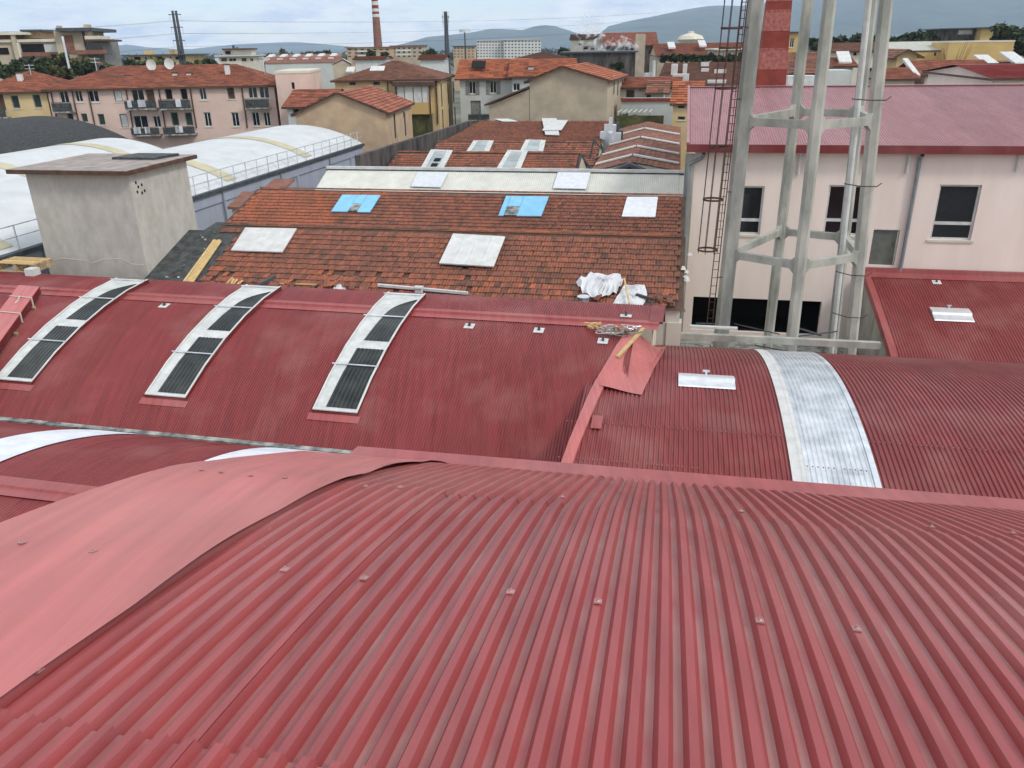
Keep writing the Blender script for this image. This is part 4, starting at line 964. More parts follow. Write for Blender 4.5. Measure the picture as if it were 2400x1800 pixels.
# tarpaulins: sheets with creases, from their outline on the slope
def tarp(lab, outline, zf, mat, seed, amp=.16, fr=G):
    random.seed(seed)
    P = [Vector(fr.ps(x, y, lambda v: zf(v)+.10, 25.2, 31)) for x, y in outline]
    c = sum(P, Vector())/len(P); b = MB(); K = 6; rings = []
    for k in range(K+1):
        t = 1-k/K*.98; ring = []
        for i, p in enumerate(P):
            q = c+(p-c)*t; q.z = zf(q.y)+.06+amp*(1-t*t)*.6+amp*abs(math.sin(i*1.7+k*1.3+seed))*.7*(t > .02); ring.append(q)
        rings.append(ring)
    for a, b_ in zip(rings[:-1], rings[1:]): b.ring(a, b_)
    b.cap(rings[-1])
    return b.solo('tarpaulin', lab, 'tarpaulin', mat, fr, tuple(P[0]))
def dense(pts, n=3): 
    o = []
    for (a, b_) in zip(pts, pts[1:]+pts[:1]): o += [(a[0]+(b_[0]-a[0])*i/n, a[1]+(b_[1]-a[1])*i/n) for i in range(n)]
    return o
tarp('crumpled white tarpaulin on the tiles, left of the two', dense([(1350,660), (1384,644), (1430,652), (1450,644), (1461,660), (1445,688), (1420,698), (1396,703), (1366,690)]), zL, M_tarp, 3, .24)
tarp('flat white tarpaulin spread at the tile edge, right of the two', dense([(1464,668), (1511,668), (1517,690), (1510,712), (1490,729), (1430,724), (1446,695)]), zL, M_tarp, 5, .10)
timber((1463,652), (1475,712), zL, G, 25.6, 31, 'upright yellow batten across the right tarpaulin', .05, .04, M_wood, .32)
timber((1491,690), (1532,702), zL, G, 25.6, 31, 'black pipe end beside the right tarpaulin', .08, .08, M_rubber, .2, name='pipe_piece')
timber((1495,668), (1466,672), zL, G, 25.6, 31, 'grey batten on top of the right tarpaulin', .05, .04, M_galv, .24)
u, v, z = G.ps(1367, 718, lambda q: zL(q)+.05, 25.4, 30)
T = thing('bucket', 'dark grey bucket below the left tarpaulin', 'bucket', G, (u, v, z)); MB().tube((u, v, z), (u, v, z+.34), .17, .21, 12).part('body', M_concdark, T); MB().tube((u, v, z+.34), (u, v, z+.36), .22, .22, 12).part('rim', M_galv, T)
random.seed(11)
tm = tile_shape(.215, .40).mesh('loose_tile', M_tileor, (0, 0, 0))
tm2 = tile_shape(.215, .40).mesh('loose_tile', M_tile, (0, 0, 0))
def loose(px, n, grp, lab, mesh, zf=zL, fr=G, spread=(.35, .15), ang=.32):
    u, v, z = fr.ps(*px, lambda q: zf(q)+.08, 25.2, 31)
    for i in range(n):
        o = bpy.data.objects.new('loose_tile', mesh); col.objects.link(o); uu = u+random.uniform(-1, 1)*spread[0]; vv = v+random.uniform(-1, 1)*spread[1]
        p = fr.w(uu, vv, zf(vv)+.07+.035*(i % 4)); o.location = p; o.rotation_euler = (random.uniform(-.1, .2)+ang, random.uniform(-.2, .2), -fr.th+random.uniform(-.7, .7)); tag(o, lab, 'roof tile', grp)
loose((848,690), 9, 'loose tiles above the vault, left', 'loose tile in the row lying between the sack and the near skylight', tm2, spread=(.95, .08))
loose((1400,706), 3, 'loose tiles under the tarpaulin', 'orange tile lying under the edge of the left tarpaulin', tm, spread=(.3, .1))
loose((1230,722), 8, 'loose tiles at the eave, right', 'loose tile heaped at the roof edge right of the near skylight', tm2, spread=(1.5, .12))
loose((700,680), 12, 'loose tiles at the eave, left', 'loose tile heaped at the roof edge left of the white sack', tm2, spread=(1.3, .14))
loose((1545,715), 7, 'loose tiles by the pink building', 'loose tile in the rubble heap by the pink building corner', tm2, spread=(.45, .3))
def rubble(px, n, lab, grp, zf, fr, s, spread, mats):
    u, v, z = fr.ps(*px, lambda q: zf(q)+.05, 24.5, 31.5)
    for i in range(n):
        uu, vv = u+random.gauss(0, spread[0]), v+random.gauss(0, spread[1]); r = random.uniform(.5, 1.2)*s
        pts = [(uu+r*math.cos(t)*random.uniform(.6, 1.1), vv+r*math.sin(t)*random.uniform(.6, 1.1)) for t in lin(0, 2*math.pi, 6)[:-1]]
        z0_ = zf(vv)+.03; b = MB(); lo = [(a, b_, z0_) for a, b_ in pts]; hi = [(uu+(a-uu)*.6, vv+(b_-vv)*.6, z0_+r*random.uniform(.5, 1)) for a, b_ in pts]
        b.ring(lo, hi); b.cap(hi); b.solo('rubble_piece', lab, 'rubble', random.choice(mats), fr, (uu, vv, z0_), grp)
rubble((1560,735), 14, 'broken masonry piece in the heap by the arched end wall', 'rubble by the end wall', lambda v: H-8.6, G, .14, (.3, .3), [M_rubble, M_concdark, M_cream])
rubble((1605,640), 6, 'white plaster lump on the tiles against the pink building corner', 'plaster lumps by the corner', zL, G, .14, (.08, 1.2), [M_cream, M_white])
rubble((410,668), 12, 'small rubble piece at the foot of the grey block', 'rubble by the grey block', zG, G, .10, (.35, .5), [M_rubble, M_concdark, M_tileor])
rubble((470,590), 14, 'small chip on the black membrane beside the grey block', 'chips on the membrane', zG, G, .06, (.4, 1.4), [M_rubble, M_white, M_concdark])
# cable tangle on the ridge of hall B
random.seed(21); u, v, z = FB.ps(1440, 772, lambda q: zB(q)+.12, 20, 24.5)
CT = thing('cable_tangle', 'tangle of grey cable and cord lying on the vault ridge', 'cable', FB, (u, v, z))
for i in range(9):
    pts = []; cu, cv = u+random.uniform(-.45, .45), v+random.uniform(-.25, .2); ph = random.uniform(0, 6)
    for k in range(22):
        t = ph+k*.55; r = .10+.16*math.sin(k*.37+i); pts.append((cu+r*math.cos(t)*1.7+k*.012, cv+r*math.sin(t), zB(cv)+.12+.05*math.sin(k*1.1+i)+.03*i/3))
    b = MB(); b.path(pts, .013, 5); b.part('cable_loop', [M_galv, M_concdark, M_oldwood][i % 3], CT)
for i in range(5):
    uu, vv = FB.ps(1378+i*6, 760+(i % 2)*8, lambda q: zB(q)+.12, 20, 24.5)[:2]; a = random.uniform(-1, 1)
    b = MB(); b.obox((uu, vv, zB(vv)+.14), (.22*math.cos(a), .22*math.sin(a), 0), (-.05*math.sin(a), .05*math.cos(a), 0), (0, 0, .06)); b.solo('wood_offcut', 'reddish wood offcut at the left end of the cable tangle', 'wood offcut', M_wood, FB, (uu, vv, zB(vv)), 'wood offcuts by the cables')
# plank on the joint flashing
P = Vector(G.ps(1447, 837, lambda v: lzz(v)+.08, 17, 25)); Q = Vector(G.ps(1508, 770, lambda v: zB(v)+.12, 19, 25)); b = MB(); b.bar(P, Q, .10, .06); b.solo('timber_plank', 'pale plank lying on the pink joint flashing', 'timber', M_wood, G, tuple(P))
# bundle of sheets at the left edge, strapped
BU = thing('sheet_bundle', 'strapped bundle of red metal sheets lying on the vault at the left edge', 'sheet bundle', FB, (-17, 19, zB(19)))
A = Vector(FB.ps(98, 690, lambda v: zB(v)+.16, 17, 24.4)); A2 = Vector(FB.ps(0, 830, lambda v: zB(v)+.16, 17, 24.4)); d = (A2-A).normalized(); sd_ = Vector((-1, .12, 0)).normalized(); 
e = A2+d*2.2
for k in range(6):
    h = .05+.045*k; b = MB(); r1 = [A+Vector((0, 0, h)), A+sd_*.95+Vector((0, 0, h-.02)), e+sd_*.95+Vector((0, 0, h-.02)), e+Vector((0, 0, h))]
    b.extr([p+d*random.uniform(-.06, .06) for p in r1], (0, 0, .03)); b.part('metal_sheet', M_redflat if k == 5 else M_reddark, BU)
for t in (.28, .62):
    p = A+(e-A)*t*.5; b = MB(); b.bar(p+Vector((.02, 0, .32)), p+sd_*.97+Vector((0, 0, .30)), .05, .012); b.bar(p+Vector((.02, 0, .0)), p+Vector((.02, 0, .33)), .05, .012, up=d); b.part('strap', M_cream, BU)
b = MB(); b.path([A+(e-A)*.14+sd_*.5+Vector((0, 0, .34)), A+(e-A)*.2+sd_*.35+Vector((0, 0, .4)), A+(e-A)*.22+sd_*.45+Vector((0, 0, .34))], .02, 5); b.part('strap_knot', M_cream, BU)
for t in (.15, .42): 
    p = A+(e-A)*t; b = MB(); b.obox(p+sd_*.45+Vector((0, 0, -.04)), sd_*1.15, d*.10, (0, 0, .14)); b.part('bearer', M_oldwood, BU)
# pallet and foam block at the top left
u, v, z = FB.ps(35, 668, lambda q: zB(q)+.12, 22.5, 26); zp = zB(24.4)+.1; v = 24.5
u = FB.pv(0, 660, v)[0]; u2 = FB.pv(88, 660, v)[0]
PL = thing('pallet', 'wooden pallet on the vault ridge at the left edge', 'pallet', FB, (u, v, zp))
for k in range(6): MB().box(u, u2, v+.17*k, v+.17*k+.11, zp+.30, zp+.33).part('deck_board', M_wood, PL)
for k in range(3):
    x = u+(u2-u-.12)*k/2; MB().box(x, x+.12, v, v+.95, zp+.02, zp+.295).part('bearer', M_oldwood, PL)
MB().box(u, u2, v+.0, v+.1, zp, zp+.02).part('deck_board', M_wood, PL)
u3 = FB.pv(82, 665, v-.3)[0]; b = MB(); b.box(u3-.19, u3+.19, v-.45, v-.1, zp+.0, zp+.26); b.solo('foam_block', 'white foam block beside the pallet', 'block', M_white, FB, (u3, v-.3, zp))

# ------------------------------------------------------------------ town houses
random.seed(31)
def roof_plane(J, A, B, C, D, row=.42, colw=.6):
    A, B, C, D = map(Vector, (A, B, C, D)); nr = max(2, int(((D-A).length+(C-B).length)/2/row)); n = (B-A).cross(D-A).normalized()
    if n.z < 0: n = -n
    for i in range(nr):
        t0, t1 = i/nr, (i+1)/nr; l0, r0 = A+(D-A)*t0, B+(C-B)*t0; l1, r1 = A+(D-A)*t1, B+(C-B)*t1
        nc = max(1, int((r0-l0).length/colw))
        for j in range(nc):
            s0, s1 = j/nc, (j+1)/nc; p0, p1 = l0+(r0-l0)*s0+n*.06, l0+(r0-l0)*s1+n*.06; q1, q0 = l1+(r1-l1)*s1+n*.01, l1+(r1-l1)*s0+n*.01; a = random.random()
            J.quad(p0, p1, q1, q0, at=a); J.quad(p0-n*.06, p1-n*.06, p1, p0, at=0)
def window(T, fr, v, h, style, off=.20):
    x0, x1, y0, y1 = h; t = min(.09, (x1-x0)*.12)
    f = MB()
    for (a, c, p, q) in ((x0, x0+t, y0, y1), (x1-t, x1, y0, y1), (x0+t, x1-t, y0, y0+t), (x0+t, x1-t, y1-t, y1)): f.box(a, c, v+off-.06, v+off, p, q)
    if style == 'glass': f.box((x0+x1)/2-t*.4, (x0+x1)/2+t*.4, v+off-.05, v+off-.01, y0+t, y1-t)
    w_ = f.part('window', M_wframe if style == 'glass' else M_shutg, T)
    m_ = {'glass': M_glass, 'dark': M_shut, 'grey': M_shutg, 'brown': M_brown, 'black': M_black, 'pale': M_wframe, 'green': M_leafol}[style]
    MB().box(x0+t, x1-t, v+off-.04, v+off-.02, y0+t, y1-t).part('pane' if style in ('glass', 'black') else 'shutter', m_, w_, top=T)
    MB().box(x0-.08, x1+.08, v-.07, v+.05, y0-.09, y0-.004).part('sill', M_cream, w_, top=T)
def house(name, lab, fr, v0, x0, x1, ye, yr, depth, wallm, roofm, roof='gu', wins=(), xm=None, over=.45, zb=0, cat='house', u0=None, u1=None, side=None, zr=None, hipi=None, gx=None):
    """x0, x1: photo columns of the front corners; ye: photo row of the eave; yr: photo row of the ridge"""
    xm = xm or (x0+x1)/2
    ze = fr.pv(xm, ye, v0)[1]; u0 = fr.pv(x0, ye, v0)[0] if u0 is None else u0; u1 = fr.pv(x1, ye, v0)[0] if u1 is None else u1
    T = thing(name, lab, cat, fr, (u0, v0, zb)); hs = [rect(fr, v0, *w_[:4]) for w_ in wins]
    hs = [[max(h[0], u0+.1), min(h[1], u1-.1), h[2], min(h[3], ze-.12)] for h in hs]
    b = MB(); wall_open(b, u0, u1, zb, ze, v0, hs)
    v1 = v0+depth
    b.quad((u1, v0, zb), (u1, v1, zb), (u1, v1, ze), (u1, v0, ze)); b.quad((u0, v1, zb), (u0, v0, zb), (u0, v0, ze), (u0, v1, ze)); b.quad((u1, v1, zb), (u0, v1, zb), (u0, v1, ze), (u1, v1, ze))
    J = MB(); o = over; f_ = MB()
    uc_, vc = (u0+u1)/2, (v0+v1)/2
    if gx: uc_ = fr.pv(gx, yr, v0)[0]
    if roof == 'gv':
        zr = fr.pv(gx or xm, yr, v0)[1] if zr is None else zr
        b.cap([(u0, v0, ze), (u1, v0, ze), (uc_, v0, zr-.12)]); b.cap([(u1, v1, ze), (u0, v1, ze), (uc_, v1, zr-.12)])
        sl = (zr-ze)/(uc_-u0); sr = (zr-ze)/(u1-uc_)
        roof_plane(J, (u0-o, v1+o, ze-sl*o+.05), (u0-o, v0-o, ze-sl*o+.05), (uc_, v0-o, zr), (uc_, v1+o, zr)); roof_plane(J, (u1+o, v0-o, ze-sr*o+.05), (u1+o, v1+o, ze-sr*o+.05), (uc_, v1+o, zr), (uc_, v0-o, zr))
        for v in (v0-o, v1+o-.06): f_.extr([(u0-o, v, ze-sl*o-.12), (uc_, v, zr-.16), (u1+o, v, ze-sr*o-.12), (u1+o, v, ze-sr*o+.03), (uc_, v, zr-.01), (u0-o, v, ze-sl*o+.03)], (0, .06, 0))
        f_.box(u1+o-.05, u1+o, v0-o+.06, v1+o-.06, ze-sr*o-.13, ze-sr*o+.02); f_.box(u0-o, u0-o+.05, v0-o+.06, v1+o-.06, ze-sl*o-.13, ze-sl*o+.02)
    elif roof in ('gu', 'hip'):
        zr = fr.pv(xm, yr, vc)[1] if zr is None else zr; s = (zr-ze)/(depth/2); e = ze-s*o+.05; i = (depth/2 if hipi is None else hipi) if roof == 'hip' else -o
        i = min(i, (u1-u0)/2-.2)
        roof_plane(J, (u0-o, v0-o, e), (u1+o, v0-o, e), (u1-i, vc, zr), (u0+i, vc, zr)); roof_plane(J, (u1+o, v1+o, e), (u0-o, v1+o, e), (u0+i, vc, zr), (u1-i, vc, zr))
        if roof == 'hip': roof_plane(J, (u1+o, v0-o, e), (u1+o, v1+o, e), (u1-i, vc+.01, zr), (u1-i, vc-.01, zr)); roof_plane(J, (u0-o, v1+o, e), (u0-o, v0-o, e), (u0+i, vc-.01, zr), (u0+i, vc+.01, zr))
        else: b.cap([(u1, v0, ze), (u1, v1, ze), (u1, vc, zr-.1)]); b.cap([(u0, v1, ze), (u0, v0, ze), (u0, vc, zr-.1)])
        f_.box(u0-o, u1+o, v0-o, v0-o+.06, e-.17, e-.02); f_.box(u0-o, u1+o, v0-o+.06, v0, e-.12, e-.08)
        f_.box(u1+o-.06, u1+o, v0-o+.06, v1+o, e-.17, e-.02); f_.box(u0-o, u0-o+.06, v0-o+.06, v1+o, e-.17, e-.02)
    else:
        f_.box(u0-o, u1+o, v0-o, v1+o, ze, ze+.25)
    b.part('wall', wallm, T)
    if J.f: J.part('roof_tiles', roofm, T, stuff=True, rnd=True)
    f_.part('eaves', M_brown if roof != 'flat' else roofm, T)
    for h, w_ in zip(hs, wins): window(T, fr, v0, h, w_[4] if len(w_) > 4 else 'glass')
    T_u = (u0, u1, v0, v1, ze, zr); return T, T_u
def side_win(T, fr, u, px, w_, h_, mat=M_black):
    v, z = fr.pu(px[0], px[1], u); f = MB(); f.box(u+.005, u+.05, v-w_/2-.06, v+w_/2+.06, z-h_/2-.06, z+h_/2+.06); wo = f.part('window', M_cream, T)
    MB().box(u+.052, u+.07, v-w_/2, v+w_/2, z-h_/2, z+h_/2).part('pane', mat, wo, top=T)
def balcony(T, fr, v, cx, cy, w_, h_, out=1.1, mat=M_iron, laundry=0):
    x0, x1, y0, y1 = rect(fr, v, cx, cy, w_, h_)
    bal = MB().box(x0, x1, v-out, v-.01, y0-.14, y0).part('balcony', M_concdark, T)
    r = MB(); r.box(x0, x1, v-out, v-out+.04, y1-.05, y1)
    r.part('rail', mat, bal, top=T)
    u = x0
    while u < x1:
        MB().box(u, u+.03, v-out+.005, v-out+.035, y0, y1-.052).part('baluster', mat, bal, top=T); u += .28
    MB().box(x0+.02, x1-.02, v-out+.045, v-out+.06, y0+.02, y1-.1).part('panel', M_rubber, bal, top=T)
    for k in range(laundry):
        u = x0+.3+(x1-x0-.8)*random.random(); b = MB(); b.box(u, u+random.uniform(.35, .6), v-out-.05, v-out-.03, y0+.15, y1+.02)
        b.solo('laundry', 'cloth hung over an apartment balcony', 'laundry', M_cloth, fr, (u, v-out, y0), 'laundry on the balconies')
def pipe_on(T, fr, v, x, y0, y1, r=.07, mat=M_rust):
    a = fr.pv(x, y0, v); c = fr.pv(x+(y1-y0)*(1275-x)/5200, y1, v); MB().tube((a[0], v-.12, a[1]), (a[0], v-.12, c[1]), r, n=6).part('downpipe', mat, T)
def chimney_on(T, fr, px, v, w_=.5, h_=1.0, mat=M_cream):
    u, z = fr.pv(px[0], px[1], v); b = MB(); b.box(u-w_/2, u+w_/2, v, v+w_, z-h_*1.6, z); ch = b.part('chimney', mat, T); MB().box(u-w_*.65, u+w_*.65, v-w_*.15, v+w_*1.15, z+.002, z+.12).part('cap', M_brown, ch, top=T)
def dish(fr, px, v, r, lab):
    u, z = fr.pv(px[0], px[1], v); T = thing('satellite_dish', lab, 'satellite dish', fr, (u, v, z-1)); rows = []
    for k in range(5):
        t = k/4; rows.append([(u+r*t*math.cos(a)*.9, v-.12*t*t*r*2, z+r*t*math.sin(a)) for a in lin(0, 2*math.pi, 14)])
    MB().grid(rows).part('reflector', M_white, T, smooth=True); MB().tube((u, v+.05, z), (u, v+.05, z-1.3), .04, n=6).part('mast', M_galv, T)
def mast(fr, px, v, h_, lab, arms=2):
    u, z = fr.pv(px[0], px[1], v); T = thing('aerial', lab, 'aerial', fr, (u, v, z-h_)); MB().tube((u, v, z-h_), (u, v, z), .035, n=5).part('mast', M_galv, T)
    for k in range(arms): MB().box(u-.5, u+.5, v-.02, v+.02, z-.15-.35*k, z-.11-.35*k).part('arm', M_galv, T)

FA = Fr(-7); va = 95.
wl = [(150,226,22,33,'glass'), (184,224,18,31,'glass'), (219,224,24,32,'glass'), (276,223,19,31,'pale'), (475,218,17,33,'glass'), (541,216,17,33,'brown'),
      (238,280,15,26,'dark'), (291,283,18,32,'pale'), (410,279,17,32,'dark'), (443,279,17,31,'dark'), (487,280,17,34,'glass'), (552,280,18,34,'glass'), (600,279,18,34,'glass'), (626,279,16,34,'glass'), (165,276,14,20,'dark'), (198,276,14,20,'dark'),
      (323,224,30,34,'glass'), (352,223,20,32,'brown'), (395,219,17,30,'black'), (431,219,16,30,'black'), (330,285,34,30,'glass'), (368,285,18,28,'glass'), (592,216,22,30,'glass'), (619,216,24,30,'glass')]
AP, g = house('apartment_block', 'long pink three-storey apartment block with balconies and red roof', FA, va, 108, 642, 203, 153, 13, M_apt, M_tilehs, 'hip', wl, xm=375, cat='apartment block', hipi=5)
for cx, cy, w_, h_, n in ((154,249,46,22,0), (336,243,74,20,3), (415,242,74,22,1), (347,305,66,18,4), (425,303,74,18,2), (606,240,56,22,0)): balcony(AP, FA, va, cx, cy, w_, h_, laundry=n)
for x in (118, 168, 205, 295, 372, 446, 567): pipe_on(AP, FA, va, x, 206, 300)
YA, g = house('apartment_block', 'yellow end section of the apartment row at the left edge', FA, va+.3, -60, 107, 214, 167, 12, M_yellow, M_tilehs, 'hip', [(36,239,18,31,'dark'), (87,237,18,31,'dark'), (48,288,16,20,'dark'), (98,286,16,20,'dark'), (2,240,18,40,'brown')], cat='apartment block', hipi=5)
balcony(YA, FA, va+.3, 4, 263, 40, 20)
AE, g = house('apartment_block', 'pale pink plain end house of the apartment row, with flat parapet', FA, va-1.5, 644, 727, 172, 172, 12, M_apt, M_cream, 'flat', [(687,201,7,16,'black')], cat='apartment block', over=.05)
for (x, y) in ((42,172), (42,193), (408,172), (441,172), (300,178), (530,152)): chimney_on(AP if x > 108 else YA, FA, (x, y), va+3, .5, .9, M_white)
dish(FA, (355,152), va+5, .6, 'white satellite dish on the apartment roof, left of the two'); dish(FA, (397,149), va+5, .6, 'white satellite dish on the apartment roof, right of the two')
mast(FA, (67,150), va+5, 3, 'thin aerial on the yellow apartment roof'); mast(FA, (221,135), va+6, 4, 'tall aerial on the pink apartment roof'); mast(FA, (616,132), va+6, 3, 'aerial on the right end of the apartment roof')

FH = Fr(3)
PH, g = house('gable_house', 'peach rendered gable house in front of the yellow house', FH, 76, 692, 905, 264, 216, 14, M_peach, M_tilehs, 'gv', gx=791, over=.35)
for px, w_, h_ in (((924,296), .8, 2.2), ((948,291), .8, 2.3), ((923,272), .5, .6), ((945,267), .5, .6)): side_win(PH, FH, g[1], px, w_, h_, M_brown if h_ > 1 else M_black)
SR, g = house('house', 'low house with brown tiled roof, left behind the peach gable', FH, 84, 672, 770, 248, 209, 9, M_grwhite, M_tilehs, 'gu', [(694,262,14,16,'black')])
YH, g = house('house', 'yellow house with brown hipped roof and glazed veranda', FH, 100, 784, 1026, 186, 142, 14, M_yellow, M_tilebr, 'hip', [(826,195,16,11,'brown'), (882,194,17,12,'brown'), (926,192,24,12,'green'), (975,190,18,10,'black'), (885,222,17,20,'brown')], xm=905, hipi=6)
for px in ((1034,223), (1049,218), (1062,215), (1037,282), (1052,278), (1066,274)): side_win(YH, FH, g[1], px, .9, 2.6, M_brown)
vx0, vx1 = rect(FH, 98, 968, 220, 82, 60)[:2]
zt_ = FH.pv(968, 199, 98)[1]; zm = FH.pv(968, 240, 98)[1]; zl_ = FH.pv(968, 268, 98)[1]
VE = MB().box(vx0, vx1, 98, 99.98, zl_, zm).part('veranda', M_ochre, YH)
MB().box(vx0-.3, vx1+.4, 97.6, 99.97, zt_-.1, zt_+.35).part('veranda_roof', M_brown, YH)
for k in range(4): MB().box(vx0+(vx1-vx0)*k/4+.05, vx0+(vx1-vx0)*(k+1)/4-.05, 98.1, 98.2, zm, zt_-.1).part('glazing', M_whitecorr if k % 2 else M_wframe, VE, top=YH)
for u in (vx0+.1, vx1-.1): MB().box(u-.08, u+.08, 97.9, 98.08, 0, zt_-.1).part('post', M_brown, YH)
MB().box(vx0, vx1, 98.5, 98.6, 2, zl_-.2).part('lattice', M_leafol, YH)
for x in (908, 1022): pipe_on(YH, FH, 100, x, 188, 290)
for (x, y) in ((822,167), (878,165), (892,165)):
    u, z = FH.pv(x, y, 103.5); MB().obox((u, 103.5, z+.2), (1.0, 0, 0), (0, 1, .5), (0, 0, .12)).part('rooflight', M_white, YH)

GH, g = house('house', 'pale grey house with grey shutters and orange roof', FH, 108, 1077, 1235, 181, 138, 13, M_grwhite, M_tileor, 'gu', [(1107,205,16,30,'glass'), (1156,204,16,30,'glass'), (1115,258,24,44,'grey')], xm=1150, over=.6)
for x, y, w_, h_ in ((1096,206,9,31), (1119,206,9,31), (1144,205,9,31), (1168,205,9,31)):
    q = rect(FH, 108, x, y, w_, h_); MB().box(q[0], q[1], 107.92, 107.985, q[2], q[3]).part('shutter', M_shutg, GH)
balcony(GH, FH, 108, 1128, 272, 58, 14)
u, z = FH.pv(1122, 157, 110.5); MB().obox((u, 110.5, z+.3), (1.8, 0, 0), (0, 1.6, .8), (0, 0, .1)).part('roof_opening', M_black, GH)
OH, g = house('house', 'house with smooth orange roof left of the beige gable', FH, 106, 1200, 1345, 177, 138, 13, M_grwhite, M_tileor, 'gu', [(1208,204,22,18,'glass')], over=.5)
chimney_on(OH, FH, (1244,157), 108, .7, 1.0, M_grwhite)
FG = Fr(14)
BG, g = house('gable_house', 'large beige gable house with blank front wall', FG, 84, 1241, 1424, 187, 154, 15, M_beige, M_tileor, 'gv', gx=1319, over=.5)
for px in ((1438,200), (1447,203), (1457,199)): side_win(BG, FG, g[1], px, .7, 1.8)
u0, za = FG.pv(1146, 247, 84); u1, zc = FG.pv(1240, 209, 84)
b = MB(); b.extr([(u0, 84.02, 0), (u1, 84.02, 0), (u1, 84.02, zc), (u0, 84.02, za)], (0, 11, 0)); b.part('lean_to', M_beige, BG)
b = MB(); b.extr([(u0-.4, 83.6, za-.05), (u1, 83.6, zc+.12), (u1, 83.6, zc+.30), (u0-.4, 83.6, za+.13)], (0, 12, 0)); b.part('lean_to_roof', M_tilefar if 'M_tilefar' in globals() else M_brown, BG)
# terrace houses right of the beige gable
CH2, g = house('house', 'cream terrace house with brown doors and red roof, right of the beige gable', FG, 96, 1452, 1585, 204, 180, 9, M_cream, M_tilehs, 'gu', [(1477,221,20,22,'brown'), (1521,221,12,24,'brown'), (1500,209,3,8,'black')])
CR, g = house('house', 'small front wing with brown roof beside the terrace house', FG, 93.5, 1526, 1556, 213, 188, 5, M_cream, M_tilebr, 'gu', over=.6)
b = MB(); q = rect(FG, 90, 1518, 248, 125, 32); b.box(q[0], q[1], 90, 92.5, 0, q[3]); b.solo('terrace_wall', 'pale grey terrace wall below the cream terrace house', 'wall', M_grwhite, FG, (q[0], 90, 0))
b = MB(); q2 = rect(FG, 89.9, 1518, 236, 125, 5); b.box(q2[0], q2[1], 89.85, 89.98, q[3]-.25, q[3]+.1); b.solo('terrace_coping', 'dark red coping on the terrace wall', 'coping', M_brickred, FG, (q2[0], 89.85, q[3]))
b = MB(); q = rect(FG, 84, 1500, 282, 110, 22); b.box(q[0], q[1], 84, 84.3, 0, q[3]); b.solo('garden_wall', 'low cream garden wall with moss behind the tiled roofs', 'wall', M_leafol, FG, (q[0], 84, 0))
PG = thing('pergola', 'small white pergola behind the tiled roofs', 'pergola', FG, (FG.pv(1452, 262, 87)[0], 85.5, 0))
for i in range(7):
    u, z = FG.pv(1452+i*12, 262, 87); MB().box(u-.05, u+.05, 85.5, 89.5, z, z+.1).part('beam', M_white, PG)
    if i in (0, 6):
        for v in (85.6, 89.3): MB().box(u-.06, u+.06, v, v+.12, 0, z-.002).part('post', M_white, PG)
YS, g = house('house', 'small yellow house with bright orange roof, left of the pink building', FG, 80, 1578, 1640, 241, 190, 7, M_yellow, M_tileor, 'gu', [(1597,249,17,11,'black'), (1597,277,17,8,'black')], over=.3)
MR, g = house('warehouse', 'wide brown tiled roof with white rooftop boxes, behind the small yellow house', FG, 100, 1545, 1800, 199, 146, 30, M_cream, M_tilebr, 'gu', cat='warehouse')
for (x, y, w_, h_, v) in ((1580,163,14,26,106), (1595,180,38,13,102), (1652,153,19,14,112), (1652,166,18,10,108), (1680,194,44,12,100.5), (1605,160,9,20,107), (1688,166,28,5,107)):
    q = rect(FG, v, x, y, w_, h_); b = MB(); b.box(q[0], q[1], v, v+1.5, q[2]-.4, q[3]); b.solo('roof_box', 'white box-shaped unit on the wide brown roof', 'roof box', M_white, FG, (q[0], v, q[2]-.4), 'white boxes on the brown roof')
# factory with the steam, and its neighbours
FF = Fr(6)
DF, g = house('factory', 'long dark flat-roofed factory wall in front of the steam', FF, 165, 1318, 1490, 124, 120, 20, M_darkwall, M_iron, 'flat', cat='factory')
RB, g = house('factory', 'big red-brown factory block with tall cream chimney-like bay', FF, 230, 1416, 1540, 106, 76, 24, M_darkwall, M_tilehs, 'gu', cat='factory')
q = rect(FF, 229, 1500, 100, 22, 40); MB().box(q[0], q[1], 226, 229.9, 0, q[3]).part('bay', M_beige, RB)
SB, g = house('factory', 'cream factory building half hidden in steam', FF, 240, 1338, 1412, 92, 80, 24, M_cream, M_tilebr, 'gu', [(1375,112,16,8,'black'), (1360,104,8,5,'black'), (1390,112,18,9,'black')], cat='factory')
for (x, v, mt_, w_) in ((1534,150,M_white,.6), (1522,152,M_galv,1.6)):
    q = rect(FF, v, x, 160, 3, 36); b = MB(); b.tube((q[0], v, 0), (q[0], v, q[3]+ (0 if w_ < 1 else -2)), w_*.5, n=10); b.solo('silo', 'pale vertical flue by the dark factory' if w_ < 1 else 'grey metal tank by the dark factory', 'flue' if w_ < 1 else 'tank', mt_, FF, (q[0], v, 0))
LB, g = house('warehouse', 'long red-brown warehouse with two white rooflights, below the water tower', FF, 185, 1541, 1800, 128, 100, 26, M_beige, M_tilehs, 'gu', cat='warehouse')
for x, y in ((1575,112), (1648,108)):
    u, z = FF.pv(x, y, 188); MB().obox((u, 190, z+.5), (1.5, 0, 0), (0, 4.6, 1.1), (0, 0, .3)).part('rooflight', M_white, LB)
OB, g = house('house', 'pale block with white-framed windows seen through the ladder', FF, 150, 1680, 1752, 117, 115, 12, M_beige, M_cream, 'flat', [(1690,128,12,13,'pale'), (1715,128,12,13,'pale'), (1735,128,12,13,'glass')])
WT = thing('water_tower', 'far mushroom-shaped water tower in front of the hills', 'water tower', FF, (FF.pv(1620, 100, 420)[0], 420, 0))
u, z = FF.pv(1620, 73, 420); rows = []
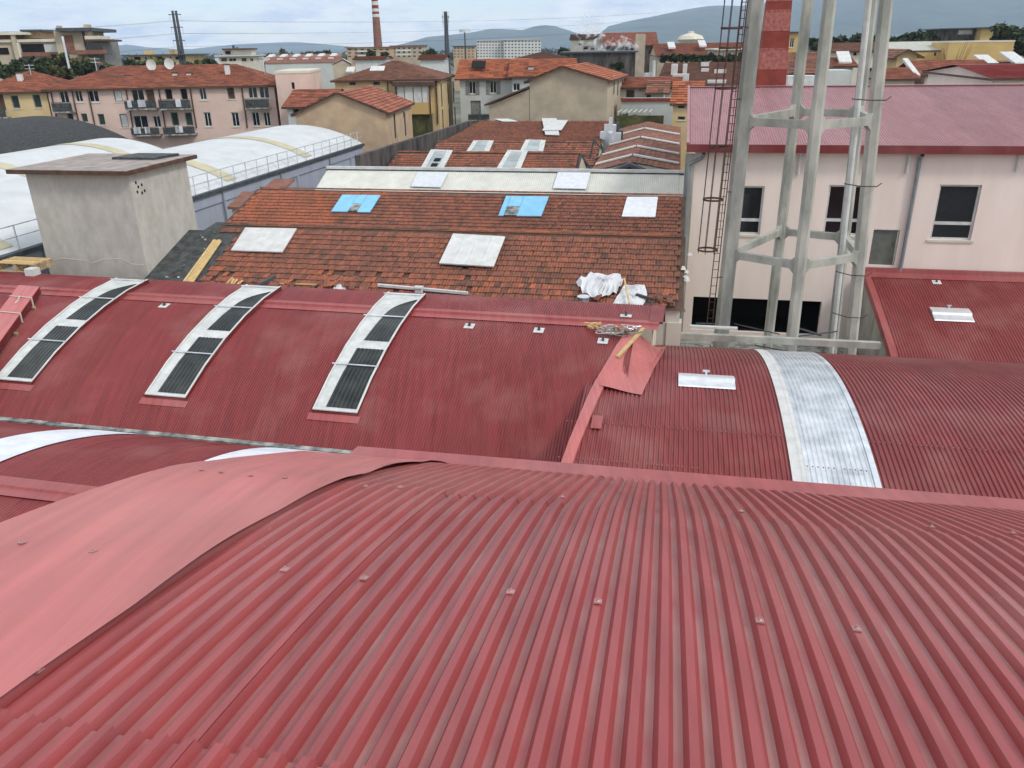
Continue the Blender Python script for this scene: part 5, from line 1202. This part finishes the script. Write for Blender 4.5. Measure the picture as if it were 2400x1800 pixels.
for r_, dz_ in ((.3, 0), (1.4, -.1), (1.5, -.9), (5.2, -2.0), (6.4, -3.6), (3.0, -6.4)):
    rows.append([(u+r_*math.cos(t), 420+r_*math.sin(t), z+dz_) for t in lin(0, 2*math.pi, 18)])
MB().grid(rows).part('tank', M_cream, WT)
for t in lin(0, 2*math.pi, 7)[:-1]: MB().tube((u+2.0*math.cos(t), 420+2.0*math.sin(t), z-6.2), (u+2.6*math.cos(t), 420+2.6*math.sin(t), 0), .35, n=6).part('leg', M_conc, WT)

# buildings seen to the right of and through the tower
FR = Fr(11)
house('house', 'tan house wall with window between brick chimney and tower leg', FR, 150, 1842, 1872, 78, 76, 10, M_ochre, M_iron, 'flat', [(1856,100,10,22,'glass')])
house('house', 'cream house with brown roof and black windows, seen through the tower', FR, 118, 1948, 2060, 119, 100, 10, M_cream, M_tilebr, 'gu', [(1973,127,18,7,'black'), (2004,126,8,9,'black')])
house('house', 'red-tiled roof low behind the pink building ridge, through the tower', FR, 92, 1850, 1945, 170, 122, 12, M_cream, M_tilebr, 'gu')
T, g = house('house', 'red-tiled roof with white skylight box, between the tower legs', FR, 95, 1940, 2000, 154, 134, 8, M_grwhite, M_tilehs, 'gu')
u, z = FR.pv(1977, 142, 97); MB().obox((u, 97, z+.3), (1.3, 0, 0), (0, 2.4, 1), (0, 0, .25)).part('rooflight', M_white, T)
b = MB(); q = rect(FR, 80, 1968, 178, 54, 26); b.box(q[0], q[1], 80, 84, 0, q[3]); b.solo('roof_plant_room', 'plain pale grey block on the roofline between the tower legs', 'plant room', M_grwhite, FR, (q[0], 80, 0))
b = MB(); q = rect(FR, 76, 1880, 186, 66, 16); b.box(q[0], q[1], 76, 78, 0, q[3]); b.solo('white_wall', 'white wall strip between brick chimney and tower leg', 'wall', M_white, FR, (q[0], 76, 0))
house('house', 'red-tiled roof just behind the pink ridge, right of the tower', FR, 88, 2070, 2145, 184, 158, 9, M_cream, M_tilehs, 'gu')
house('gable_house', 'yellow gable house right of the tower', FR, 130, 2104, 2150, 128, 115, 14, M_yellow, M_tilebr, 'gv', gx=2127, over=.8)
T, g = house('house', 'red roof with dark gable end and white verge, right of the yellow gable', FR, 90, 2170, 2325, 172, 140, 10, M_pink, M_tilehs, 'gu', over=.6)
MB().bar((g[0]-.9, 89.3, g[4]-.2), (g[0]-.9, 95, g[5]+.1), .5, .25).part('verge', M_white, T)
house('house', 'long brown roof with white skylights near the right edge', FR, 112, 2205, 2470, 150, 146, 14, M_cream, M_tilebr, 'gu', zr=None)
for i, (x, y) in enumerate(((2325,146), (2388,139))):
    u, z = FR.pv(x, y, 112); b = MB(); b.obox((u, 113.5, z+.1), (1.6, 0, 0), (-.6, 4, 1.2), (0, 0, .25)); b.solo('rooflight', ['bright white rooflight on the brown roof, left one near the right edge', 'bright white rooflight at the right edge'][i], 'rooflight', M_white, FR, (u, 112, z))
HW, g = house('hall_wing', 'dark red metal roof corner at the right edge, behind the pink ridge', FR, 66, 2330, 2500, 182, 150, 16, M_pink, M_redfine, 'gu', cat='hall')
T, g = house('warehouse', 'long ochre warehouse with white roof, right of the tower', FR, 160, 2085, 2375, 118, 96, 24, M_ochre, M_whitecorr, 'gu', [(2192,127,5,9,'brown')], cat='warehouse', over=.1)
house('warehouse', 'ochre flat block at the right end of the white-roofed warehouse', FR, 156, 2225, 2378, 99, 97, 10, M_ochre, M_cream, 'flat', cat='warehouse', over=.05)
T, g = house('villa', 'dark-roofed villa with pale windows, above the white-roofed warehouse', FR, 230, 2214, 2300, 68, 66, 16, M_darkwall, M_iron, 'flat', [(2263,74,34,12,'pale')], over=1.2)
house('villa', 'yellow wing of the dark-roofed villa', FR, 226, 2302, 2350, 66, 64, 12, M_ochre, M_iron, 'flat', over=1.0)

# far left: modern flats, trees, villas
FL = Fr(-10)
MF = thing('apartment_block', 'modern brown flats with stepped terraces at the top left', 'apartment block', FL, (FL.pv(0, 100, 150)[0], 150, 0))
def pb(nm, x0, y0, x1, y1, v, dep, mat, T=MF, fr=FL, down=0.):
    q = rect(fr, v, (x0+x1)/2, (y0+y1)/2, x1-x0, y1-y0); return MB().box(q[0], q[1], v, v+dep, q[2]-down, q[3]).part(nm, mat, T)
pb('wall', -60, 92, 150, 150, 150, 14, M_beige, down=8); pb('roof', -60, 76, 60, 82, 149, 15, M_cream); pb('wall', -60, 82, 46, 92, 150.4, 12, M_clay)
pb('penthouse', 52, 74, 92, 90, 152, 9, M_peach); pb('roof', 46, 69, 98, 73.6, 151, 11, M_iron)
pb('parapet', -60, 92.1, 140, 99, 149.6, .38, M_cream); pb('loggia', 50, 103, 104, 122, 149.9, .3, M_black); pb('glazing', 104, 104, 138, 122, 149.9, .3, M_grwhite); pb('loggia', -40, 112, 20, 128, 149.9, .3, M_black)
pb('parapet', 44, 123, 140, 132, 149.3, .6, M_clay); pb('pier', 30, 76, 40, 140, 149.2, .7, M_beige); pb('pier', 36, 100, 48, 140, 149.25, .7, M_cream)
pb('tower_wall', 134, 72, 200, 160, 147, 12, M_beige, down=8); pb('tower_roof', 130, 65, 216, 73, 145.5, 14, M_iron); pb('panel', 150, 82, 172, 124, 146.8, .3, M_clay); pb('stack', 198, 57, 208, 90, 146.5, 2, M_beige); pb('stack', 132, 60, 137, 72, 146.5, 2, M_beige)
pb('upper_parapet', 198, 84, 234, 92, 146, 6, M_cream); pb('roof', 200, 92.2, 254, 97, 144.5, 8, M_brown); pb('wall', 200, 97, 243, 160, 147.5, 10, M_shutg, down=8); pb('glazing', 206, 100, 238, 116, 147.3, .3, M_glass); pb('parapet', 172, 117, 250, 126, 144.8, .4, M_clay); pb('slab', 172, 126.2, 250, 128, 144.8, 3, M_brown)
pb('glazing', 190, 132, 206, 145, 147.2, .3, M_pink); pb('parapet', 180, 146, 240, 152, 145, .4, M_clay)
b = MB(); q = rect(FL, 135, 154, 115, 3, 60); b.tube((q[0], 135, 0), (q[0], 135, q[3]), .22, .15, 8); b.solo('lamp_pole', 'grey pole in front of the modern flats', 'pole', M_galv, FL, (q[0], 135, 0))
VL, g = house('villa', 'low yellow villa with flat dark roof, left of the pylon', FL, 210, 300, 455, 130, 128, 14, M_yellow, M_iron, 'flat', [(322,137,16,8,'black'), (345,137,12,8,'glass'), (372,136,14,8,'black'), (398,136,8,8,'glass'), (420,136,18,8,'black')], over=1.2)
pb('rooftop', 338, 118, 352, 128, 212, 5, M_yellow, VL, FL); pb('rooftop', 394, 117, 408, 128, 212, 5, M_yellow, VL, FL)
VM, g = house('villa', 'white terraced villa right of the pylon', FL, 200, 512, 600, 132, 130, 14, M_cream, M_grwhite, 'flat', [(525,140,14,8,'brown'), (545,140,18,8,'glass'), (572,140,12,8,'brown'), (590,140,8,8,'glass')], over=.8)
pb('upper_storey', 522, 117, 590, 129.5, 203, 8, M_cream, VM, FL); pb('roof', 520, 113, 592, 117, 202, 10, M_brown, VM, FL); pb('chimney', 544, 106, 549, 114, 202.5, 1, M_iron, VM, FL); pb('window', 528, 120, 540, 127, 202.7, .2, M_black, VM, FL)
SH = thing('warehouse', 'long warehouse with rounded white rooflights, behind the apartment roof', 'warehouse', FL, (FL.pv(630, 140, 175)[0], 175, 0))
q = rect(FL, 175, 712, 157, 180, 20); MB().box(q[0], q[1], 175, 195, 0, q[3]).part('wall', M_grwhite, SH)
nb = 6
for k in range(nb):
    u0 = q[0]+(q[1]-q[0])*k/nb; u1 = q[0]+(q[1]-q[0])*(k+1)/nb; z0_ = q[3]
    b = MB(); b.extr([(u0, 174.8, z0_), (u1, 174.8, z0_), (u1, 176, z0_+1.1), (u0, 176, z0_+1.1)], (0, 16, .4)); b.part('roof', M_clay, SH)
    MB().obox((u0+.8, 178, z0_+1.0), (1.1, 0, 0), (.8, 5, .8), (0, 0, .5)).part('rooflight', M_white, SH)
RS, g = house('shed', 'pale arched shed end beside the far warehouse', FL, 160, 780, 822, 150, 138, 10, M_beige, M_grwhite, 'gv', gx=803, over=.1, cat='shed')
# mid far: flats behind the yellow house
def flats(lab, fr, v, x0, x1, yt, yb, wallm, roofm, rows_, cols_, dep=14, win='black'):
    dx = (x1-x0)/cols_; dy = (yb-yt)/rows_
    ws_ = [(x0+dx*(i+.5), yt+dy*(j+.55), dx*.5, dy*.42, win) for i in range(cols_) for j in range(rows_)]
    return house('apartment_block', lab, fr, v, x0, x1, yt, yt-1, dep, wallm, roofm, 'flat', ws_, cat='apartment block', over=.5)
T, g = flats('brown brick flats with white balconies, behind the red and white chimney', F0, 260, 812, 915, 112, 136, M_peach, M_clay, 3, 7)
flats('grey-brown flats, right of the red and white chimney', F0, 268, 916, 990, 108, 136, M_beige, M_clay, 3, 6)
for x0_, x1_, yy in ((838, 866, 120), (838, 866, 130), (928, 962, 118), (928, 962, 128)):
    q = rect(F0, 258.5, (x0_+x1_)/2, yy, x1_-x0_, 3.4); b = MB(); b.box(q[0], q[1], 258.3, 260, q[2], q[3]); b.part('balcony', M_white, T)
flats('pinkish flats below the light mast', F0, 300, 1062, 1112, 109, 137, M_peach, M_iron, 4, 6)
flats('long white flats, left half, in front of the hills', F0, 420, 1117, 1180, 95, 135, M_white, M_white, 6, 9)
flats('long white flats, right half, in front of the hills', F0, 416, 1181, 1268, 93, 136, M_white, M_white, 6, 11)
house('house', 'low house with brown hipped roof in front of the white flats', F0, 150, 1215, 1330, 136, 122, 10, M_cream, M_tilebr, 'hip')
house('house', 'white-walled house with red roof by the dark antenna mast', F0, 150, 985, 1040, 138, 128, 12, M_white, M_tilehs, 'gu')
house('house', 'low white building with a red roof strip behind the yellow house', F0, 155, 832, 900, 138, 132, 10, M_white, M_tilehs, 'gu')
random.seed(5)
cnt = 0
for i in range(56):
    v = random.uniform(320, 1500); x = random.uniform(-1, 2401); yh = 110-.017*(x-1200)
    if 1300 < x < 1440: continue
    sc_ = random.uniform(5, 9); w_ = sc_*FPX/v*.9; yt = yh+FPX*(H-random.uniform(6, 10.5))/v
    T = house('far_house', 'small far house in the plain below the hills', F0, v, x-w_/2, x+w_/2, yt, yt-2.2*FPX/v, sc_*1.2, random.choice([M_cream, M_white, M_yellow, M_beige, M_grwhite]), M_tilehs, random.choice(['hip', 'gu', 'flat']))[0]; T['group'] = 'far houses in the plain'

# ------------------------------------------------------------------ masts, chimneys, pylon
CS = thing('factory_chimney', 'tall slim red chimney with white bands at its top', 'chimney', F0, (F0.pv(890, 130, 330)[0], 330, 0))
zt_ = F0.pv(878, -30, 330)[1]; uc2, zb2 = F0.pv(888, 131, 330)
seg = lin(0, zt_, 14)
yb_ = lambda y: F0.pv(885, y, 330)[1]
cuts = [0, yb_(40), yb_(33), yb_(27), yb_(20), yb_(12), yb_(3), zt_]
rad = lambda z: 2.0-(.9*z/zt_)
for i, (a, c) in enumerate(zip(cuts[:-1], cuts[1:])): MB().tube((uc2, 330, a), (uc2, 330, c), rad(a), rad(c), 16).part('shaft' if i == 0 else 'band', M_white if i % 2 else M_clay if i == 0 else M_brickred, CS)
b = MB(); q = rect(F0, 325, 886, 134, 16, 9); b.box(q[0], q[1], 325, 329, 0, q[3]); b.solo('boiler_house', 'small white boiler house at the foot of the red and white chimney', 'boiler house', M_white, F0, (q[0], 325, 0))
AM = thing('antenna_mast', 'dark telephone mast with antennas, left of the white flats', 'antenna mast', F0, (F0.pv(1048, 135, 240)[0], 240, 0))
u, zt_ = F0.pv(1044, 27, 240); MB().tube((u, 240, 0), (u, 240, zt_), 1.0, .45, 10).part('pole', M_iron, AM)
for y in (32, 42, 55):
    z = F0.pv(1044, y, 240)[1]
    for k in (-1, 1): MB().box(u+k*.75-.15, u+k*.75+.15, 239.2, 239.5, z-1.1, z+.5).part('antenna', M_galv, AM)
LM = thing('light_mast', 'thin floodlight mast between the dark antenna mast and the white flats', 'light mast', F0, (F0.pv(1091, 130, 300)[0], 300, 0))
u, zt_ = F0.pv(1089, 72, 300); MB().tube((u, 300, 0), (u, 300, zt_), .4, .2, 8).part('pole', M_iron, LM); MB().tube((u, 300, zt_-.5), (u, 300, zt_+.4), 1.9, 1.9, 12).part('lamp_ring', M_galv, LM)
PY = thing('power_pylon', 'dark twin-pole power pylon above the apartment roofs', 'pylon', F0, (F0.pv(428, 130, 200)[0], 200, 0))
for x in (404, 412):
    u, zt_ = F0.pv(x, 25, 200); MB().tube((u, 200, 0), (u+.0, 200, zt_), .55, .28, 8).part('pole', M_iron, PY)
u, _ = F0.pv(408, 25, 200)
WIRE = []
for y in (34, 64, 95):
    z = F0.pv(408, y, 200)[1]; MB().box(u-1.4, u+1.4, 199.9, 200.1, z-.08, z+.08).part('crossarm', M_iron, PY)
    for k in (-1, 1): MB().tube((u+k*1.3, 200, z), (u+k*1.3, 200, z-1.3), .09, n=6).part('insulator', M_galv, PY); WIRE.append((u+k*1.3, 200, z-1.3))
i = 0
for w_ in WIRE:
    for (tx, ty, tz) in ((w_[0]+140, 380, w_[2]+6), (w_[0]-90, 160, w_[2]-2)):
        pts = [(w_[0]+(tx-w_[0])*t, w_[1]+(ty-w_[1])*t, w_[2]+(tz-w_[2])*t-6*t*(1-t)) for t in lin(0, 1, 16)]
        b = MB(); b.path(pts, .016, 4); b.solo('power_line', 'thin power line hanging from the twin-pole pylon', 'power line', M_iron, F0, pts[0], 'power lines of the pylon')

# ------------------------------------------------------------------ trees
def tree(lab, fr, u, v, h, r, mat, n=420, flat=.7, leaf=.5, group=None, z0=0., bare=False):
    T = thing('tree', lab, 'tree', fr, (u, v, z0), group)
    t = MB(); t.tube((u, v, z0), (u, v, z0+h*.55), max(.12, r*.08), max(.06, r*.04), 7)
    for k in range(7):
        a = random.uniform(0, 6.28); t.tube((u, v, z0+h*random.uniform(.3, .55)), (u+r*.6*math.cos(a), v+r*.6*math.sin(a), z0+h*random.uniform(.6, .85)), max(.05, r*.03), .02, 5)
    if bare:
        for k in range(70):
            a = random.uniform(0, 6.28); p = (u+r*random.uniform(0, .5)*math.cos(a), v+r*random.uniform(0, .5)*math.sin(a), z0+h*random.uniform(.4, .7)); a += random.uniform(-.8, .8); t.tube(p, (p[0]+r*.5*math.cos(a), p[1]+r*.5*math.sin(a), p[2]+h*random.uniform(.15, .35)), .05, .015, 4)
        t.part('trunk', M_bark, T); return
    t.part('trunk', M_bark, T)
    cl_ = [(random.gauss(0, .42), random.gauss(0, .42), random.gauss(0, .38)) for _ in range(11)]
    c = MB()
    for k in range(n):
        q = random.choice(cl_); d = Vector((random.gauss(0, 1), random.gauss(0, 1), random.gauss(0, 1))).normalized()*random.uniform(.22, .42)
        p = Vector((u+(q[0]+d.x)*r, v+(q[1]+d.y)*r, z0+h-r*flat*.95+(q[2]+d.z)*r*flat)); s = leaf*random.uniform(.5, 1.2)
        a = Vector((random.gauss(0, 1), random.gauss(0, 1), random.gauss(0, 1))).normalized(); b_ = a.cross(Vector((random.gauss(0, 1), random.gauss(0, 1), 1))).normalized()
        c.quad(p-a*s, p+b_*s*.6, p+a*s, p-b_*s*.6)
    c.part('crown', mat, T, stuff=True)
def tpx(lab, fr, x, ytop, v, wpx, mat, group=None, **kw):
    u, z = fr.pv(x, ytop, v); tree(lab, fr, u, v, z, wpx/FPX*v/2, mat, group=group, **kw)
for i, (x, y, w_, v) in enumerate(((10,138,70,128), (52,132,66,131), (100,138,56,126), (128,128,52,133), (160,130,56,128), (196,140,54,124), (238,146,46,122), (30,150,60,118), (85,148,60,119), (140,150,50,119))):
    tpx(['dark green tree below the modern flats', 'olive tree below the modern flats'][i in (3, 4, 9)], F0, x, y, v, w_, M_leafol if i in (3, 4, 9) else M_leaf, 'trees below the modern flats', n=700, leaf=.45)
for i, x in enumerate((272, 300, 330, 368, 395, 430, 470, 500)): tpx('dark hedge tree behind the apartment roof, near the pylon', F0, x, 138+(i % 3)*2, 170, 44, M_leaf if i % 3 else M_leafol, 'hedge trees near the pylon', n=320, leaf=.6)
for i, x in enumerate((560, 625, 640, 660, 672, 690, 705, 722)): tpx('slim pale poplar behind the far warehouse', F0, x, 116+(i % 3)*4, 300, 13, M_leafol, 'poplars behind the far warehouse', n=260, flat=2.2, leaf=.7)
tpx('dark umbrella pine behind the far warehouse', F0, 757, 119, 240, 44, M_leaf, None, n=420, flat=.35, leaf=.8)
for i, (x, y, w_) in enumerate(((868,120,20), (900,124,16), (1008,115,30), (1320,113,18))): tpx(['dark tree left of the red and white chimney', 'dark tree right of the red and white chimney', 'dark pine beside the antenna mast', 'dark tree left of the steaming factory'][i], F0, x, y, 240, w_, M_leaf, None, n=300, leaf=.8)
for i, (x, y, w_) in enumerate(((1905,92,20), (1990,78,70), (2030,80,50), (2110,84,60), (2150,76,70), (2195,80,50), (2375,62,80), (2398,70,70), (2385,100,60))): tpx('dark evergreen behind the ochre warehouse', FR, x, y, 215 if x < 2300 else 180, w_, M_leaf, 'dark evergreens on the right', n=420, leaf=.9, flat=.55)
for i, x in enumerate(lin(1560, 1770, 13)): tpx('low garden shrub in the row below the long warehouse', FF, x, 128+(i % 3), 150, 20, M_leaf, 'shrub row below the long warehouse', n=160, leaf=.5)
tpx('bare tree in front of the ochre warehouse', FR, 2240, 98, 125, 70, M_bark, None, bare=True)
for i, (x, y, v) in enumerate(((1462,284,85.5), (1480,285,85.6), (1498,286,85.5))): tpx('mossy shrub behind the tiled roofs', FG, x, y-14, v, 26, M_leafol, 'shrubs by the garden wall', n=160, leaf=.25)
tpx('dark shrub on the terraces behind the beige gable', FG, 1452, 146, 110, 22, M_leaf, None, n=240, leaf=.4)

# ------------------------------------------------------------------ hills, far woods, steam, air
def ridge(pts, d0, d1, name, seed, rough):
    random.seed(seed); X = lin(-350, 2750, 124); f = interp(pts); rows = []
    ph = [random.uniform(0, 6) for _ in range(8)]
    for k in range(13):
        t = k/12; row = []
        for x in X:
            yh = 110.4-.017*(x-1200); hpx = max(0, yh-f(x)); v = d0+(d1-d0)*t; top = hpx/FPX*d1*.98
            s = t*t*(3-2*t); z = top*s*(1+rough*(math.sin(x*.021+ph[0]+t*5)+math.sin(x*.05+ph[1]-t*7)*.6)*(1-t)) - 3*(1-t)
            a, b_, c = F0.loc(x, 110.4-.017*(x-1200)); row.append((a/b_*v, v, z+H*s))
        rows.append(row)
    back = [(p[0]*1.1, d1*1.15, -3) for p in rows[-1]]; rows.append(back)
    return MB().grid(rows).solo(name, None, None, M_hill, F0, (0, d0, 0), kind='structure', smooth=True)
ridge([(-350,120), (200,122), (262,112), (300,107), (350,113), (440,117), (480,113), (560,106), (690,101), (740,104), (820,110), (960,118), (2750,140)], 6000, 7600, 'hills', 3, .12)
ridge([(-350,180), (880,118), (960,101), (1000,91), (1100,82), (1150,74), (1185,74), (1225,76), (1258,67), (1290,66), (1320,73), (1360,84), (1460,104), (1700,120), (2750,140)], 4200, 5600, 'hills', 4, .12)
ridge([(-350,180), (1360,118), (1420,70), (1500,54), (1560,44), (1620,32), (1660,27), (1720,30), (1800,22), (1860,14), (1940,0), (2050,-14), (2200,-22), (2400,-30), (2750,-10)], 3000, 6400, 'hills', 5, .16)
wd_ = MB(); random.seed(9)
for i in range(5200):
    v = random.uniform(600, 2600); u = random.uniform(-.75, .75)*v; s = random.uniform(4, 9); z = random.uniform(.5, 8); a = Vector((random.gauss(0, 1), random.gauss(0, 1), random.gauss(0, .6))).normalized(); b_ = a.cross(Vector((0, .3, 1))).normalized(); p = Vector((u, v, z)); wd_.quad(p-a*s, p+b_*s*.6, p+a*s, p-b_*s*.6)
wd_.solo('distant_wood', 'distant tree cover of the plain below the hills', None, M_leaf, F0, (0, 600, 0), kind='stuff')

def volmat(name, dens, colr, noise=None, aniso=0.):
    mt = bpy.data.materials.new(name); mt.use_nodes = True; t = mt.node_tree; t.nodes.clear()
    o = t.nodes.new('ShaderNodeOutputMaterial'); v = t.nodes.new('ShaderNodeVolumePrincipled'); v.inputs['Color'].default_value = (*colr, 1); v.inputs['Density'].default_value = dens; v.inputs['Anisotropy'].default_value = aniso
    t.links.new(v.outputs[0], o.inputs['Volume'])
    return mt, t, v
def puff(px, v, rpx, seed):
    u, z = FF.pv(px[0], px[1], v); return (u, v, z, rpx/FPX*v)
puffs = [puff((1385,118), 236, 16, 1), puff((1388,100), 236, 15, 2), puff((1384,86), 236, 14, 3), puff((1376,72), 236, 13, 4), puff((1382,58), 236, 12, 5), puff((1392,46), 236, 10, 6), puff((1402,112), 226, 9, 7), puff((1412,104), 226, 9, 8), puff((1436,114), 224, 10, 9), puff((1452,108), 224, 11, 10), puff((1468,114), 224, 10, 11), puff((1480,119), 224, 8, 12), puff((1420,118), 225, 11, 13)]
SM = thing('steam_plume', 'white steam rising from the factory roofs in front of the hills', 'steam', FF, (puffs[0][0], 248, 20))
mt_s, t_, v_ = volmat('steam', .5, (.99, .99, 1.0))
tcn = t_.nodes.new('ShaderNodeTexCoord'); gr_ = t_.nodes.new('ShaderNodeVectorMath'); gr_.operation = 'LENGTH'
ge = t_.nodes.new('ShaderNodeNewGeometry'); nn = t_.nodes.new('ShaderNodeTexNoise'); nn.inputs['Scale'].default_value = .55; nn.inputs['Detail'].default_value = 6; t_.links.new(ge.outputs['Position'], nn.inputs['Vector'])
t_.links.new(tcn.outputs['Object'], gr_.inputs[0])
m_1 = t_.nodes.new('ShaderNodeMath'); m_1.operation = 'MULTIPLY_ADD'; m_1.inputs[1].default_value = -1.0; m_1.inputs[2].default_value = 1.0; t_.links.new(gr_.outputs['Value'], m_1.inputs[0])
m_2 = t_.nodes.new('ShaderNodeMath'); m_2.operation = 'MULTIPLY_ADD'; m_2.inputs[1].default_value = 2.2; m_2.inputs[2].default_value = -1.15; t_.links.new(nn.outputs['Fac'], m_2.inputs[0])
m_3 = t_.nodes.new('ShaderNodeMath'); m_3.operation = 'ADD'; t_.links.new(m_1.outputs[0], m_3.inputs[0]); t_.links.new(m_2.outputs[0], m_3.inputs[1])
m_4 = t_.nodes.new('ShaderNodeMath'); m_4.operation = 'MULTIPLY'; m_4.inputs[1].default_value = 4.5; m_4.use_clamp = False; t_.links.new(m_3.outputs[0], m_4.inputs[0])
m_5 = t_.nodes.new('ShaderNodeMath'); m_5.operation = 'MAXIMUM'; m_5.inputs[1].default_value = 0.; t_.links.new(m_4.outputs[0], m_5.inputs[0]); t_.links.new(m_5.outputs[0], v_.inputs['Density'])
sph = MB()
for k in range(9):
    ph = math.pi*k/8
    if k in (0, 8): continue
rows = [[(math.sin(p)*math.cos(t), math.sin(p)*math.sin(t), math.cos(p)) for t in lin(0, 2*math.pi, 14)] for p in lin(.02, math.pi-.02, 9)]
sme = MB().grid(rows).mesh('puff', mt_s, (0, 0, 0))
org = INFO[SM.name][1]
for (u, v, z, r) in puffs:
    o = bpy.data.objects.new('puff', sme); col.objects.link(o); o.parent = SM; o.location = (u-org[0], v-org[1], z-org[2]); o.scale = (r*2.2, r*2.2, r*2.1)
mh, _, _ = volmat('air', 1.1e-4, (.62, .77, 1.0))
hb = MB(); hb.box(-9500, 9500, -350, 12500, -20, 700)
hb.solo('haze', 'thin pale air between the roofs and the hills', None, mh, F0, (0, 0, -20), kind='stuff')
